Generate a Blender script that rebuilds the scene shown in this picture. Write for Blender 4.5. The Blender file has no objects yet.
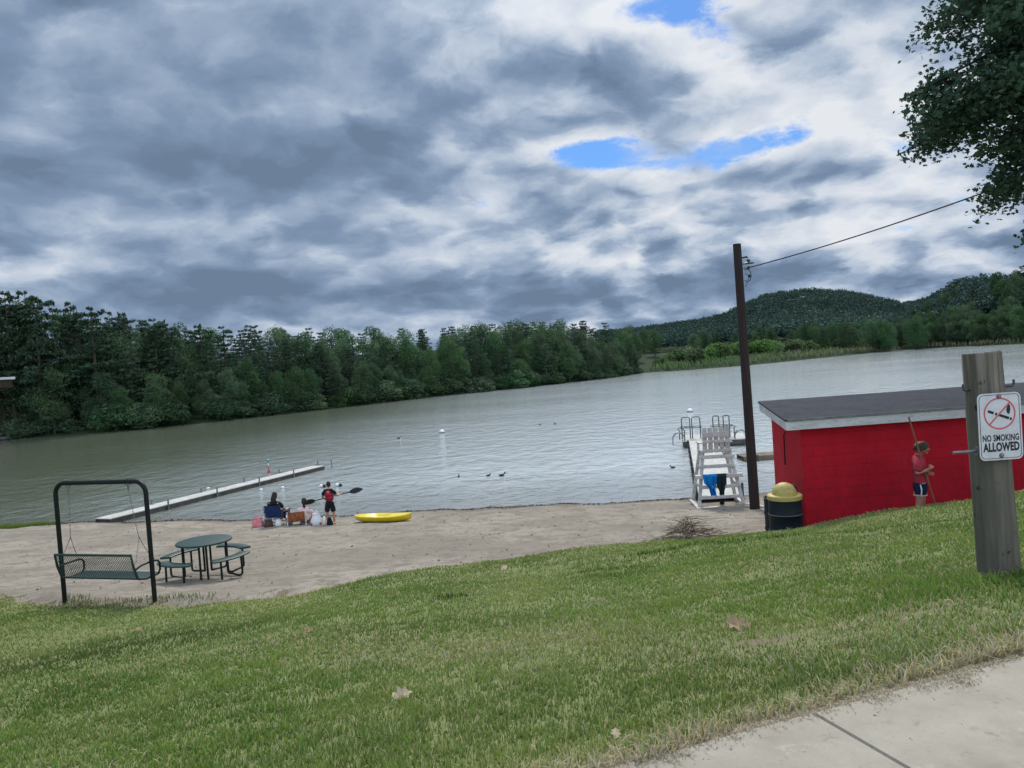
import bpy, bmesh, math, random
import numpy as np
from mathutils import Vector, Matrix, Euler
PI = math.pi
R = math.radians
rng = np.random.default_rng(7)
random.seed(7)
scene = bpy.context.scene
col = scene.collection

# ------------------------------------------------------------------ terrain
CAM = np.array([0.0, 0.0, 5.4])
SHX = [-70, -40, -22, -17.9, -10.1, -4.6, 0, 3.7, 6.1, 8.8, 30, 90, 170]
SHY = [40, 36, 32.2, 31.9, 29.8, 29.2, 28.7, 28.2, 27.8, 27.9, 27.5, 27, 40]
LAKE = np.array([(x, y) for x, y in zip(SHX, SHY)] + [(250, 100), (225, 160), (175, 195), (155.8, 233), (150, 255), (139, 274),
                 (100, 240.6), (80, 222), (62, 208), (46, 203), (35, 206), (20.6, 179.2), (1.6, 156.3), (-15.3, 141.8), (-31.5, 119),
                 (-43.4, 106), (-53.1, 98.4), (-66, 98.4), (-85, 93), (-97, 75)], float)
BX = [-30, -14, -9.9, -7.7, -5.5, -3.5, -2.2, -.1, 2.2, 3.4, 4.4, 5.3, 7.5, 10, 14, 30]
BY = [17, 16, 14.3, 12.75, 12.2, 12.1, 13.5, 14.3, 14.7, 14.0, 13.3, 13.05, 12.75, 12.5, 12.5, 12.5]
HEX = [-30, -14, -9.9, -7.7, -3.5, -2.2, -.1, 2.2, 3.4, 4.4, 5.3, 6.4, 7.5, 8.6, 12, 20, 30]
HEZ = [1.7, 1.6, 1.66, 1.84, 1.93, 1.85, 1.72, 1.77, 1.90, 2.14, 2.29, 2.45, 2.60, 2.76, 3.0, 3.2, 3.3]
SKP = [-400, 0, 60, 100, 150, 200, 270, 350, 420, 500, 560, 640, 690, 720, 905, 920, 940, 960, 1024, 1150, 1400]
SKS = [92, 92, 86, 78, 66, 62, 59, 51, 47, 46, 44, 38, 27, 25, 19, 29, 40, 45, 55, 62, 62]
HLP = [640, 700, 725, 740, 770, 790, 810, 850, 890, 915, 960, 1010]
HLS = [20, 24, 27, 34, 44, 46, 46.5, 41, 29, 20, 8, 0]

def wob(x, y, s, a=1.0):
    return a * (np.sin(x*s*1.3 + 1.7*np.sin(y*s*.7)) * np.sin(y*s*1.1 + 1.3*np.sin(x*s*.9 + 2)) )
def walk_edge(x):                      # far edge of the pavement slab
    return 2.80 + .352 * x
def lawn_edge(x):
    return np.interp(x, BX, BY) + .04*np.sin(x*2.3) + .03*np.sin(x*7.3+1)
def shore(x):
    return np.interp(x, SHX, SHY) + .12*np.sin(x*1.3) + .05*np.sin(x*4.1)
def sand_z(x, y):
    d = shore(x) - y
    return np.where(d > 0, .05*np.minimum(d, 1) + .1*np.maximum(d-.5, 0) + .008*np.maximum(d-11, 0)**2, .16*d) + .24*np.clip((x-3.2)/1.3, 0, 1)*np.exp(-((y-13.9)/1.6)**2) + wob(x, y, 1.1, .025) + wob(x, y, 3.3, .012)
def lawn_z(x, y):
    e = walk_edge(x); b = lawn_edge(x)
    t = np.clip((y - e) / np.maximum(b - e, 1), 0, 1.2)
    he = np.interp(x, HEX, HEZ)
    k = .92 + .16*np.clip((x-2)/2, 0, 1)
    return 3.81 + (he - 3.81) * t**k + np.clip(y-e, 0, 1)*(wob(x, y, .9, .035) + wob(x, y, 2.6, .012))
def near_z(x, y):
    b = lawn_edge(x)
    lz = lawn_z(x, np.minimum(y, b)); sb = sand_z(x, b)
    w = .35 + .5*np.maximum(np.interp(x, HEX, HEZ) - sb, 0)
    t = np.clip((y - b) / w, 0, 1); t = t*t*(3-2*t)
    return np.where(y <= b, lz, sand_z(x, y) + (lz - sb) * (1 - t))
def lake_sd(x, y):                     # distance to the shoreline, negative in the lake
    x = np.asarray(x, float); y = np.asarray(y, float)
    d = np.full(x.shape, 1e9); ins = np.zeros(x.shape, bool)
    n = len(LAKE)
    for i in range(n):
        ax, ay = LAKE[i]; bx, by = LAKE[(i+1) % n]
        ex, ey = bx-ax, by-ay
        t = np.clip(((x-ax)*ex + (y-ay)*ey) / (ex*ex+ey*ey), 0, 1)
        d = np.minimum(d, np.hypot(x-ax-t*ex, y-ay-t*ey))
        c = (ay > y) != (by > y)
        ins ^= c & (x < ex*(y-ay)/(ey if ey else 1e-9) + ax)
    return np.where(ins, -d, d)
def azpx(x, y):
    return 512 + 768*np.asarray(x)/np.maximum(np.asarray(y), 1)
def cap_z(x, y):
    return 5.4 + np.interp(azpx(x, y), SKP, SKS) * np.hypot(x, y) / 768 * .93
def far_z(x, y, sd):
    p = azpx(x, y); r = np.hypot(x, y)
    z = .25 + np.minimum(.1*sd, 4)
    left = np.clip((260-p)/200, 0, 1)
    z = z + left*np.clip(sd-6, 0, 60)*.10
    right = np.clip((p-905)/60, 0, 1)
    z = z + right*np.clip(sd-4, 0, 150)*.13
    back = np.exp(-((r-780)/230)**2) * np.interp(p, HLP, HLS)*.9
    z = z + back
    return z
def ground_z(x, y):
    x = np.asarray(x, float); y = np.asarray(y, float)
    sd = lake_sd(x, y)
    nz = near_z(x, y)
    fz = np.where(sd < 0, np.maximum(-.12*np.abs(sd), -2.5), far_z(x, y, np.maximum(sd, 0)))
    return np.where(y < shore(x) + 2, np.where(y < shore(x)+2, nz, fz), fz)
def gz(x, y):
    return float(ground_z(np.array([x]), np.array([y]))[0])
#ENDTERRAIN
SKY_SEED = (3.7, 1.2, 5.3)
SKY_N, SKY_N3, SKY_EMB, SKY_PUFF, SKY_GLOW, SKY_FRAY = 1.1, .55, 2.3, .75, 5.0, 1.7
SKY_L, SKY_R = .80, .42
SKY_COV = (-.06, .26)
SKY_TINT = (.40, .68, 1.08)
SKY_RAMP = [(0, (0.784, 0.816, 0.86)), (0.24, (0.636, 0.689, 0.774)), (0.38, (0.504, 0.582, 0.696)), (0.54, (0.342, 0.432, 0.57)), (0.74, (0.216, 0.3, 0.438)), (1.0, (0.15, 0.216, 0.324))]
SKY_BLOBS = [(230, 160, 260, 90, .20), (60, 60, 150, 70, .1), (600, 85, 90, 40, .30), (790, 130, 110, 28, .2), (40, 135, 80, 20, -.25), (85, 50, 45, 40, -.15), (420, 60, 100, 50, -.05),
  (690, 150, 105, 24, -.7), (585, 155, 50, 14, -.5), (775, 142, 45, 16, -.38), (735, 148, 45, 14, -.3), (650, 8, 70, 20, -.5), (710, 42, 60, 22, -.3), (895, 148, 30, 16, -.2), (480, 5, 150, 60, .42), (815, 298, 110, 25, .25), (960, 190, 70, 40, .15), (420, 20, 60, 30, .1), (575, 258, 20, 6, -.3), (500, 195, 40, 12, -.2),
  (720, 205, 170, 28, -.06), (560, 270, 120, 25, -.0), (880, 265, 140, 24, .28), (620, 240, 130, 14, .25), (300, 285, 200, 14, .15), (200, 250, 200, 10, -.15), (900, 60, 60, 60, .1)]
MAPLE_PADS = ([
 (178, 7.98, 4.15, .6), (165, 8.18, 4.0, .5), (195, 7.68, 4.0, .6), (185, 9.08, 3.5, .4), (150, 8.68, 4.0, .6), (172, 9.88, 2.9, .3), (190, 7.58, 3.6, .3),
 (180, 6.68, 4.05, .5), (168, 6.53, 3.9, .5), (194, 6.48, 3.8, .5), (155, 6.98, 4.0, .6),
 (182, 5.68, 4.4, 1.0), (170, 5.58, 4.2, 1.0), (195, 5.68, 4.1, 1.0), (158, 5.68, 4.0, 1.0), (205, 5.48, 3.6, .9),
 (176, 4.98, 3.5, 1.2), (190, 4.88, 3.3, 1.2), (160, 4.88, 3.2, 1.2), (180, 4.28, 2.3, 1.0), (165, 4.18, 2.2, 1.0)] + [(176, 5.9, 4.3, .8), (186, 5.6, 4.2, .9), (168, 5.5, 4.2, .9), (192, 6.2, 4.2, .7), (182, 5.1, 3.7, 1.0), (172, 5.0, 3.6, .9), (160, 5.6, 4.2, .8)])
POST=(3.55,5.78); POST_TOP=5.22
# ------------------------------------------------------------------ helpers
def tag(o, label=None, cat=None, group=None, kind=None):
    if label: o['label'] = label
    if cat: o['category'] = cat
    if group: o['group'] = group
    if kind: o['kind'] = kind
    return o
def empty(name, loc, label=None, cat=None, group=None, rz=0):
    o = bpy.data.objects.new(name, None); col.objects.link(o)
    o.location = loc; o.rotation_euler = (0, 0, rz); o.empty_display_size = .2
    return tag(o, label, cat, group)
def mesh_obj(name, verts, faces, mat, parent=None, smooth=True):
    me = bpy.data.meshes.new(name)
    me.from_pydata([tuple(v) for v in verts], [], faces); me.validate(); me.update()
    if smooth: me.polygons.foreach_set('use_smooth', [True]*len(me.polygons))
    o = bpy.data.objects.new(name, me); col.objects.link(o)
    if mat: me.materials.append(mat)
    if parent: o.parent = parent
    return o
def raw_mesh(name, V, loops, sizes, mat, colors=None, smooth=False):
    """fast numpy mesh: V (n,3), loops flat vertex indices, sizes per face"""
    me = bpy.data.meshes.new(name)
    V = np.ascontiguousarray(V, dtype=np.float32); loops = np.ascontiguousarray(loops, dtype=np.int32)
    sizes = np.ascontiguousarray(sizes, dtype=np.int32)
    me.vertices.add(len(V)); me.vertices.foreach_set('co', V.ravel())
    me.loops.add(len(loops)); me.loops.foreach_set('vertex_index', loops)
    me.polygons.add(len(sizes))
    st = np.concatenate([[0], np.cumsum(sizes)[:-1]]).astype(np.int32)
    me.polygons.foreach_set('loop_start', st); me.polygons.foreach_set('loop_total', sizes)
    if smooth: me.polygons.foreach_set('use_smooth', np.ones(len(sizes), dtype=bool))
    me.update(calc_edges=True)
    if colors is not None:
        a = me.color_attributes.new('tint', 'FLOAT_COLOR', 'POINT')
        c = np.ones((len(V), 4), np.float32); c[:, :colors.shape[1]] = colors
        a.data.foreach_set('color', c.ravel())
    if mat: me.materials.append(mat)
    return me
def link(name, me, parent=None, loc=None):
    o = bpy.data.objects.new(name, me); col.objects.link(o)
    if parent: o.parent = parent
    if loc is not None: o.location = loc
    return o

class MB:
    """collects shapes into one mesh"""
    def __init__(s): s.v = []; s.f = []
    def add(s, v, f):
        n = len(s.v); s.v += [tuple(p) for p in v]; s.f += [tuple(i+n for i in q) for q in f]; return s
    def box(s, c, size, rot=None, bev=.0):
        hx, hy, hz = size[0]/2, size[1]/2, size[2]/2
        if bev <= 0:
            v = [Vector((x*hx, y*hy, z*hz)) for z in (-1, 1) for y in (-1, 1) for x in (-1, 1)]
            f = [(0, 2, 3, 1), (4, 5, 7, 6), (0, 1, 5, 4), (2, 6, 7, 3), (0, 4, 6, 2), (1, 3, 7, 5)]
        else:
            bm = bmesh.new(); bmesh.ops.create_cube(bm, size=1)
            for q in bm.verts: q.co = Vector((q.co.x*size[0], q.co.y*size[1], q.co.z*size[2]))
            bmesh.ops.bevel(bm, geom=bm.edges[:], offset=bev, segments=2, affect='EDGES', profile=.6)
            bm.verts.index_update(); v = [q.co.copy() for q in bm.verts]; f = [[q.index for q in p.verts] for p in bm.faces]; bm.free()
        M = Euler(rot).to_matrix() if rot is not None and not isinstance(rot, Matrix) else (rot or Matrix.Identity(3))
        return s.add([M @ p + Vector(c) for p in v], f)
    def beam(s, a, b, w, h, up=(0, 0, 1), bev=0):
        a, b = Vector(a), Vector(b); d = (b-a); L = d.length; d.normalize()
        x = d.cross(Vector(up))
        if x.length < 1e-4: x = d.cross(Vector((0, 1, 0)))
        x.normalize(); z = x.cross(d)
        M = Matrix((x, d, z)).transposed()
        return s.box((a+b)/2, (w, L, h), M, bev)
    def tube(s, pts, r, n=10, cap=True, closed=False):
        P = [Vector(p) for p in pts]; m = len(P)
        rr = r if hasattr(r, '__len__') else [r]*m
        up = Vector((0, 0, 1)); last = None; v = []; f = []
        for i in range(m):
            if closed: t = P[(i+1) % m]-P[i-1]
            else: t = P[min(i+1, m-1)]-P[max(i-1, 0)]
            t.normalize()
            if last is None:
                x = t.cross(up)
                if x.length < .05: x = t.cross(Vector((0, 1, 0)))
            else: x = last - t*last.dot(t)
            x.normalize(); last = x; y = t.cross(x)
            for k in range(n):
                a = 2*PI*k/n; v.append(P[i] + (x*math.cos(a)+y*math.sin(a))*rr[i])
        for i in range(m if closed else m-1):
            j = (i+1) % m
            for k in range(n):
                f.append((i*n+k, i*n+(k+1) % n, j*n+(k+1) % n, j*n+k))
        if cap and not closed:
            f.append(tuple(range(n-1, -1, -1))); f.append(tuple((m-1)*n+k for k in range(n)))
        return s.add(v, f)
    def lathe(s, prof, n=24, c=(0, 0, 0), M=None):
        v = []; f = []
        for r, z in prof:
            for k in range(n):
                a = 2*PI*k/n; p = Vector((r*math.cos(a), r*math.sin(a), z))
                v.append((M @ p if M else p) + Vector(c))
        for i in range(len(prof)-1):
            for k in range(n): f.append((i*n+k, i*n+(k+1) % n, (i+1)*n+(k+1) % n, (i+1)*n+k))
        f.append(tuple(range(n-1, -1, -1))); f.append(tuple((len(prof)-1)*n+k for k in range(n)))
        return s.add(v, f)
    def prism(s, poly, z0, z1, fn=None):
        n = len(poly); fn = fn or (lambda p, z: (p[0], p[1], z))
        v = [fn(p, z0) for p in poly] + [fn(p, z1) for p in poly]
        f = [tuple(range(n-1, -1, -1)), tuple(range(n, 2*n))] + [(i, (i+1) % n, n+(i+1) % n, n+i) for i in range(n)]
        return s.add(v, f)
    def ell(s, c, r, n=14, m=9, M=None, dent=None):
        prof = []
        v = []; f = []
        for i in range(m+1):
            t = PI*i/m
            for k in range(n):
                a = 2*PI*k/n; p = Vector((math.sin(t)*math.cos(a), math.sin(t)*math.sin(a), -math.cos(t)))
                if dent: p = p*dent(p)
                p = Vector((p.x*r[0], p.y*r[1], p.z*r[2])); v.append((M @ p if M else p)+Vector(c))
        for i in range(m):
            for k in range(n): f.append((i*n+k, i*n+(k+1) % n, (i+1)*n+(k+1) % n, (i+1)*n+k))
        return s.add(v, f)
    def build(s, name, mat, parent=None, smooth=True, angle=40):
        o = mesh_obj(name, s.v, s.f, mat, parent, smooth)
        if smooth:
            bm = bmesh.new(); bm.from_mesh(o.data); bmesh.ops.remove_doubles(bm, verts=bm.verts, dist=1e-5)
            for e in bm.edges:
                if len(e.link_faces) == 2 and e.calc_face_angle(0) > R(angle): e.smooth = False
            bmesh.ops.recalc_face_normals(bm, faces=bm.faces)
            bm.to_mesh(o.data); bm.free()
        return o
def copy_tree(o, parent=None):
    c = o.copy(); col.objects.link(c)
    if parent: c.parent = parent
    for ch in list(o.children): copy_tree(ch, c)
    return c

# ------------------------------------------------------------------ node helpers
class NT:
    def __init__(s, tree): s.t = tree; s.N = tree.nodes; s.L = tree.links
    def n(s, typ, **kw):
        o = s.N.new(typ)
        for k, v in kw.items(): setattr(o, k, v)
        return o
    def put(s, sock, v):
        if hasattr(v, 'links') or isinstance(v, bpy.types.NodeSocket): s.L.new(v, sock)
        elif v is not None: sock.default_value = v
    def m(s, op, a, b=None, c=None, clamp=False):
        o = s.n('ShaderNodeMath', operation=op, use_clamp=clamp)
        for i, v in enumerate((a, b, c)):
            if v is not None: s.put(o.inputs[i], v)
        return o.outputs[0]
    def vm(s, op, a, b=None, scale=None):
        o = s.n('ShaderNodeVectorMath', operation=op); s.put(o.inputs[0], a)
        if b is not None: s.put(o.inputs[1], b)
        if scale is not None: s.put(o.inputs['Scale'], scale)
        return o.outputs['Value'] if op in ('LENGTH', 'DOT_PRODUCT', 'DISTANCE') else o.outputs['Vector']
    def noise(s, vec, scale, detail=4, rough=.55, dist=0, typ=None, out='Fac'):
        o = s.n('ShaderNodeTexNoise')
        if typ: o.noise_type = typ
        s.put(o.inputs['Vector'], vec); s.put(o.inputs['Scale'], scale); o.inputs['Detail'].default_value = detail
        o.inputs['Roughness'].default_value = rough; o.inputs['Distortion'].default_value = dist
        return o.outputs[out]
    def mapr(s, v, a, b, c=0., d=1., typ='SMOOTHSTEP'):
        o = s.n('ShaderNodeMapRange', interpolation_type=typ)
        for i, x in enumerate((v, a, b, c, d)): s.put(o.inputs[i], x)
        return o.outputs[0]
    def mix(s, f, a, b, blend='MIX'):
        o = s.n('ShaderNodeMix', data_type='RGBA', blend_type=blend)
        s.put(o.inputs[0], f); s.put(o.inputs[6], c4(a)); s.put(o.inputs[7], c4(b)); return o.outputs[2]
    def ramp(s, v, stops, interp='LINEAR'):
        o = s.n('ShaderNodeValToRGB'); o.color_ramp.interpolation = interp
        e = o.color_ramp.elements
        while len(e) < len(stops): e.new(.5)
        for q, (p, c) in zip(e, stops): q.position = p; q.color = c4(c)
        s.put(o.inputs[0], v); return o.outputs[0]
    def bump(s, h, strength=.4, dist=.01, normal=None):
        o = s.n('ShaderNodeBump'); s.put(o.inputs['Strength'], strength); s.put(o.inputs['Distance'], dist)
        s.put(o.inputs['Height'], h)
        if normal is not None: s.put(o.inputs['Normal'], normal)
        return o.outputs[0]
    def obj(s): return s.n('ShaderNodeTexCoord').outputs['Object']
    def pos(s): return s.n('ShaderNodeNewGeometry').outputs['Position']
    def sep(s, v):
        o = s.n('ShaderNodeSeparateXYZ'); s.put(o.inputs[0], v); return o.outputs
    def comb(s, x, y, z):
        o = s.n('ShaderNodeCombineXYZ')
        for i, v in enumerate((x, y, z)): s.put(o.inputs[i], v)
        return o.outputs[0]
def c4(c):
    return tuple(c) + (1.0,) if isinstance(c, (tuple, list)) and len(c) == 3 else c
def new_mat(name):
    m = bpy.data.materials.new(name); m.use_nodes = True
    t = NT(m.node_tree); b = m.node_tree.nodes['Principled BSDF']
    return m, t, b
def surf(name, a, b=None, scale=6, rough=.6, spec=.3, bump=0, bscale=30, metal=0, stretch=None, dirt=None, c=None):
    m, t, p = new_mat(name); v = t.obj()
    if stretch: v = t.vm('MULTIPLY', v, stretch)
    b = b or tuple(x*.75 for x in a)
    f = t.mapr(t.noise(v, scale, 5, .6), .3, .7)
    cc = t.mix(f, a, b)
    if c: cc = t.mix(t.mapr(t.noise(v, scale*3.7, 4, .65), .52, .7), cc, c)
    t.put(p.inputs['Base Color'], cc)
    p.inputs['Roughness'].default_value = rough; p.inputs['Specular IOR Level'].default_value = spec; p.inputs['Metallic'].default_value = metal
    if bump: t.put(p.inputs['Normal'], t.bump(t.noise(v, bscale, 5, .6), bump, .01))
    return m

# ------------------------------------------------------------------ camera
cam_d = bpy.data.cameras.new('camera'); cam_o = bpy.data.objects.new('camera', cam_d); col.objects.link(cam_o)
cam_d.sensor_width = 36; cam_d.lens = 27; cam_d.clip_end = 6000; cam_d.clip_start = .05
roll, pit = R(4.0), R(1.64)
f_ = Vector((0, math.cos(pit), -math.sin(pit))); X_ = Vector((1, 0, 0)); Z_ = X_.cross(f_)
r_ = X_*math.cos(roll) - Z_*math.sin(roll); u_ = X_*math.sin(roll) + Z_*math.cos(roll)
Mc = Matrix((r_, u_, -f_)).transposed().to_4x4(); Mc.translation = (0, 0, 5.4)
cam_o.matrix_world = Mc
scene.camera = cam_o
scene.view_settings.view_transform = 'Standard'; scene.view_settings.look = 'None'
scene.view_settings.exposure = 0; scene.view_settings.gamma = 1

# ------------------------------------------------------------------ sun + sky
SUN_EL, SUN_AZ = R(46), R(6)            # azimuth clockwise from +Y
sl = bpy.data.lights.new('sun', 'SUN'); sl.energy = SUN_E = 3.0; sl.angle = R(8); sl.color = (1, .95, .88)
so = bpy.data.objects.new('sun', sl); col.objects.link(so)
sd_ = Vector((math.sin(SUN_AZ)*math.cos(SUN_EL), math.cos(SUN_AZ)*math.cos(SUN_EL), math.sin(SUN_EL)))
so.rotation_euler = sd_.to_track_quat('Z', 'Y').to_euler(); so.location = sd_*60

w = bpy.data.worlds.new('World'); scene.world = w; w.use_nodes = True
w.cycles.sampling_method = 'MANUAL'; w.cycles.sample_map_resolution = 512
T = NT(w.node_tree); T.N.clear()
out = T.n('ShaderNodeOutputWorld'); bg = T.n('ShaderNodeBackground'); T.L.new(bg.outputs[0], out.inputs[0])
bg.inputs[1].default_value = .1
sky = T.n('ShaderNodeTexSky', sky_type='NISHITA'); sky.sun_disc = False
sky.sun_elevation = SUN_EL; sky.sun_rotation = SUN_AZ; sky.altitude = 200; sky.air_density = 1.2; sky.dust_density = .6; sky.ozone_density = 3
D = T.vm('NORMALIZE', T.n('ShaderNodeTexCoord').outputs['Generated'])
dx, dy, dz = T.sep(D)
az = T.m('ARCTAN2', dx, dy); el = T.m('ARCSINE', dz)
up = T.m('ADD', T.m('MAXIMUM', dz, 0.0), .33)
P0 = T.comb(T.m('DIVIDE', dx, up), T.m('DIVIDE', dy, up), T.m('MULTIPLY', dz, .8))
P0 = T.vm('ADD', T.vm('MULTIPLY', P0, (1.12, 1.12, 1.0)), SKY_SEED)
warp = T.vm('SUBTRACT', T.noise(P0, 1.6, 4, .55, out='Color'), (.5, .5, .5))
P1 = T.vm('ADD', P0, T.vm('SCALE', warp, scale=.22))
def vor(vec, sc_):
    o = T.n('ShaderNodeTexVoronoi', feature='F1'); T.put(o.inputs['Vector'], vec); o.inputs['Scale'].default_value = sc_
    o.inputs['Detail'].default_value = 0; return o.outputs['Distance']
def puff(vec):
    return T.m('SUBTRACT', .62, T.m('ADD', T.m('MULTIPLY', vor(vec, 1.9), .75), T.m('ADD', T.m('MULTIPLY', vor(vec, 4.3), .40), T.m('MULTIPLY', vor(vec, 9.7), .16))))
wf = T.vm('SUBTRACT', T.noise(P1, 7.0, 5, .6, out='Color'), (.5, .5, .5))
P2 = T.vm('ADD', P1, T.vm('SCALE', wf, scale=.15))
def density(vec):
    return T.m('ADD', T.noise(vec, 1.0, 9, .56), T.m('MULTIPLY', puff(vec), SKY_PUFF))
n1 = density(P2)
n2 = density(T.vm('ADD', P2, (-.03, .10, -.04)))
n3 = T.noise(T.vm('ADD', P1, (9, 4, 2)), 4.2, 9, .60)
thick = T.m('ADD', T.m('MULTIPLY', T.m('SUBTRACT', n1, .5), SKY_N), T.m('MULTIPLY', T.m('SUBTRACT', n3, .5), SKY_N3))
def sky_dir(px, py):
    d = f_*768 + r_*(px-512) - u_*(py-384); d.normalize()
    return math.atan2(d.x, d.y), math.asin(d.z)
def blob(px, py, wx, wy, amp):
    a0, e0 = sky_dir(px, py)
    u = T.m('DIVIDE', T.m('SUBTRACT', az, a0), wx/768); v = T.m('DIVIDE', T.m('SUBTRACT', el, e0), wy/768)
    q = T.m('ADD', T.m('MULTIPLY', u, u), T.m('MULTIPLY', v, v))
    return T.m('MULTIPLY', T.m('EXPONENT', T.m('MULTIPLY', q, -1.0)), amp)
bias = T.m('ADD', T.mapr(az, R(-32), R(22), SKY_L, SKY_R, 'LINEAR'), T.mapr(el, R(3), R(9), .16, 0.0))
for b_ in SKY_BLOBS: bias = T.m('ADD', bias, blob(*b_))
thick = T.m('ADD', thick, bias)
emb = T.m('MULTIPLY', T.m('SUBTRACT', n1, n2), SKY_EMB)
lft = T.mapr(az, R(-14), R(8), 0.0, 1.0)
tone = T.m('ADD', thick, T.m('MULTIPLY', emb, T.mapr(lft, 0, 1, .62, 1.0, 'LINEAR')))
tone = T.m('ADD', T.m('MULTIPLY', tone, T.mapr(lft, 0, 1, .68, .80, 'LINEAR')), T.mapr(lft, 0, 1, .17, 0.0, 'LINEAR'))
cloud = T.ramp(tone, SKY_RAMP)
cover = T.mapr(T.m('ADD', thick, T.m('MULTIPLY', T.m('SUBTRACT', T.noise(P1, 3.5, 9, .68), .5), SKY_FRAY)), SKY_COV[0], SKY_COV[1])
skyc = T.mix(1.0, sky.outputs[0], SKY_TINT, 'MULTIPLY')
skyc = T.mix(T.m('MULTIPLY', T.mapr(n3, .40, .72), .55), skyc, (6.2, 6.8, 7.6))
cl10 = T.vm('SCALE', cloud, scale=10.0)
sunv = tuple(sd_)
ca_ = T.m('SUBTRACT', 1.0, T.vm('DOT_PRODUCT', D, sunv))
glow = T.m('ADD', 1.0, T.m('MULTIPLY', T.m('EXPONENT', T.m('MULTIPLY', ca_, -60.0)), SKY_GLOW))
zen_back_fill = T.m('MULTIPLY', T.mapr(dz, .5, .95, 1.0, 1.25), T.mapr(dy, .25, -.4, 1.0, 2.4))  # zenith lift; sky behind the camera brightened as added fill for shaded sides
cl10 = T.vm('SCALE', cl10, scale=T.m('MULTIPLY', glow, zen_back_fill))
# pale haze towards the skyline
fin = T.mix(cover, skyc, cl10)
T.L.new(fin, bg.inputs[0])
# ------------------------------------------------------------------ ground sheets
def axis(parts):
    out_ = []
    for a, b, st in parts: out_ += list(np.arange(a, b, st))
    return np.array(out_ + [parts[-1][1]])
gx = axis([(-1500, -400, 60), (-400, -60, 6), (-60, -26, 1.2), (-26, 26, .2), (26, 60, 1.2), (60, 400, 6), (400, 1500, 60)])
gy = axis([(-60, -6, 4), (-6, 34, .2), (34, 60, 1.5), (60, 320, 3), (320, 1600, 22)])
def grid_mesh(name, gx, gy, zf, mat, keep=None):
    Xg, Yg = np.meshgrid(gx, gy); Zg = zf(Xg, Yg)
    V = np.stack([Xg, Yg, Zg], -1).reshape(-1, 3); nx = len(gx); ny = len(gy)
    i, j = np.meshgrid(np.arange(nx-1), np.arange(ny-1)); a = (j*nx+i).ravel()
    Q = np.stack([a, a+1, a+nx+1, a+nx], 1)
    if keep is not None:
        cx = V[Q].mean(1); k = keep(cx[:, 0], cx[:, 1]); Q = Q[k]
        used = np.unique(Q); mp = -np.ones(len(V), int); mp[used] = np.arange(len(used)); V = V[used]; Q = mp[Q]
    return raw_mesh(name, V, Q.ravel(), np.full(len(Q), 4), mat, smooth=True)

# sand / shore / far soil material
m_ground, t, p = new_mat('sand_and_soil'); v = t.pos(); x, y, z = t.sep(v)
big = t.noise(v, .35, 5, .6); fine = t.noise(v, 5, 6, .7); grit = t.noise(v, 40, 3, .7)
sand = t.mix(t.mapr(big, .35, .65), (.31, .275, .22), (.225, .198, .158))
sand = t.mix(t.mapr(t.noise(v, 1.6, 6, .7), .46, .62), sand, (.195, .17, .135)); sand = t.mix(t.mapr(fine, .48, .68), sand, (.175, .148, .113))
sand = t.mix(t.mapr(grit, .56, .72), sand, (.22, .185, .145))
sand = t.mix(t.mapr(t.noise(t.vm('ADD', v, (31, 7, 0)), 11, 4, .7), .62, .72), sand, (.17, .14, .105))
wet = t.mapr(t.m('ADD', z, t.m('MULTIPLY', t.m('SUBTRACT', big, .5), .06)), .02, .16, 1, 0)
sand = t.mix(t.m('MULTIPLY', wet, .8), sand, (.13, .11, .085))
soil = t.mix(t.mapr(t.noise(v, .08, 5, .6), .4, .6), (.018, .034, .014), (.026, .042, .018))
far = t.mapr(y, 58, 62)
t.put(p.inputs['Base Color'], t.mix(far, sand, soil)); p.inputs['Roughness'].default_value = .95; p.inputs['Specular IOR Level'].default_value = .1
hh = t.m('ADD', t.m('MULTIPLY', t.noise(v, 3.2, 6, .65), .6), t.m('MULTIPLY', fine, .4))
t.put(p.inputs['Normal'], t.bump(hh, .9, .07))
me = grid_mesh('ground', gx, gy, ground_z, m_ground)
tag(link('ground', me), kind='structure')

# lawn sheet, 12 mm above the ground
m_lawn, t, p = new_mat('lawn_turf'); v = t.pos()
b1 = t.noise(v, .5, 5, .6); b2 = t.noise(v, 4, 5, .65); b3 = t.noise(v, 45, 3, .7)
g = t.mix(t.mapr(b1, .35, .65), (.20, .235, .085), (.25, .265, .115))
g = t.mix(t.mapr(b2, .4, .7), g, (.14, .175, .06))
g = t.mix(t.mapr(b3, .45, .7), g, (.30, .30, .15))
edge = t.n('ShaderNodeVertexColor', layer_name='tint'); er = t.sep(edge.outputs[0])[0]
g = t.mix(t.mapr(t.m('ADD', er, t.m('MULTIPLY', t.m('SUBTRACT', b2, .5), 1.0)), .35, .75), g, (.23, .195, .13))
t.put(p.inputs['Base Color'], g); p.inputs['Roughness'].default_value = .95; p.inputs['Specular IOR Level'].default_value = .08
t.put(p.inputs['Normal'], t.bump(t.m('ADD', b3, b2), .9, .04))
lx = np.arange(-32, 32.01, .16); ly = np.arange(-4, 18, .16)
def lawn_keep(x, y): return (y < lawn_edge(x) + .05 + wob(x, y, 5, .12)) & ((y > walk_edge(x)-.35))
me = grid_mesh('lawn', lx, ly, lambda x, y: ground_z(x, y) + .012, m_lawn, lawn_keep)
co = np.empty(len(me.vertices)*3, np.float32); me.vertices.foreach_get('co', co); co = co.reshape(-1, 3)
dd = co[:, 1]-walk_edge(co[:, 0]); tt = np.clip(1-dd/.35, 0, 1)
bare = np.exp(-(((co[:, 0]-1.6)/.36)**2 + ((co[:, 1]-5.1)/.2)**2))*.9 + np.exp(-(((co[:, 0]+.3)/.3)**2 + ((co[:, 1]-4.75)/.14)**2))*.55
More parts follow.
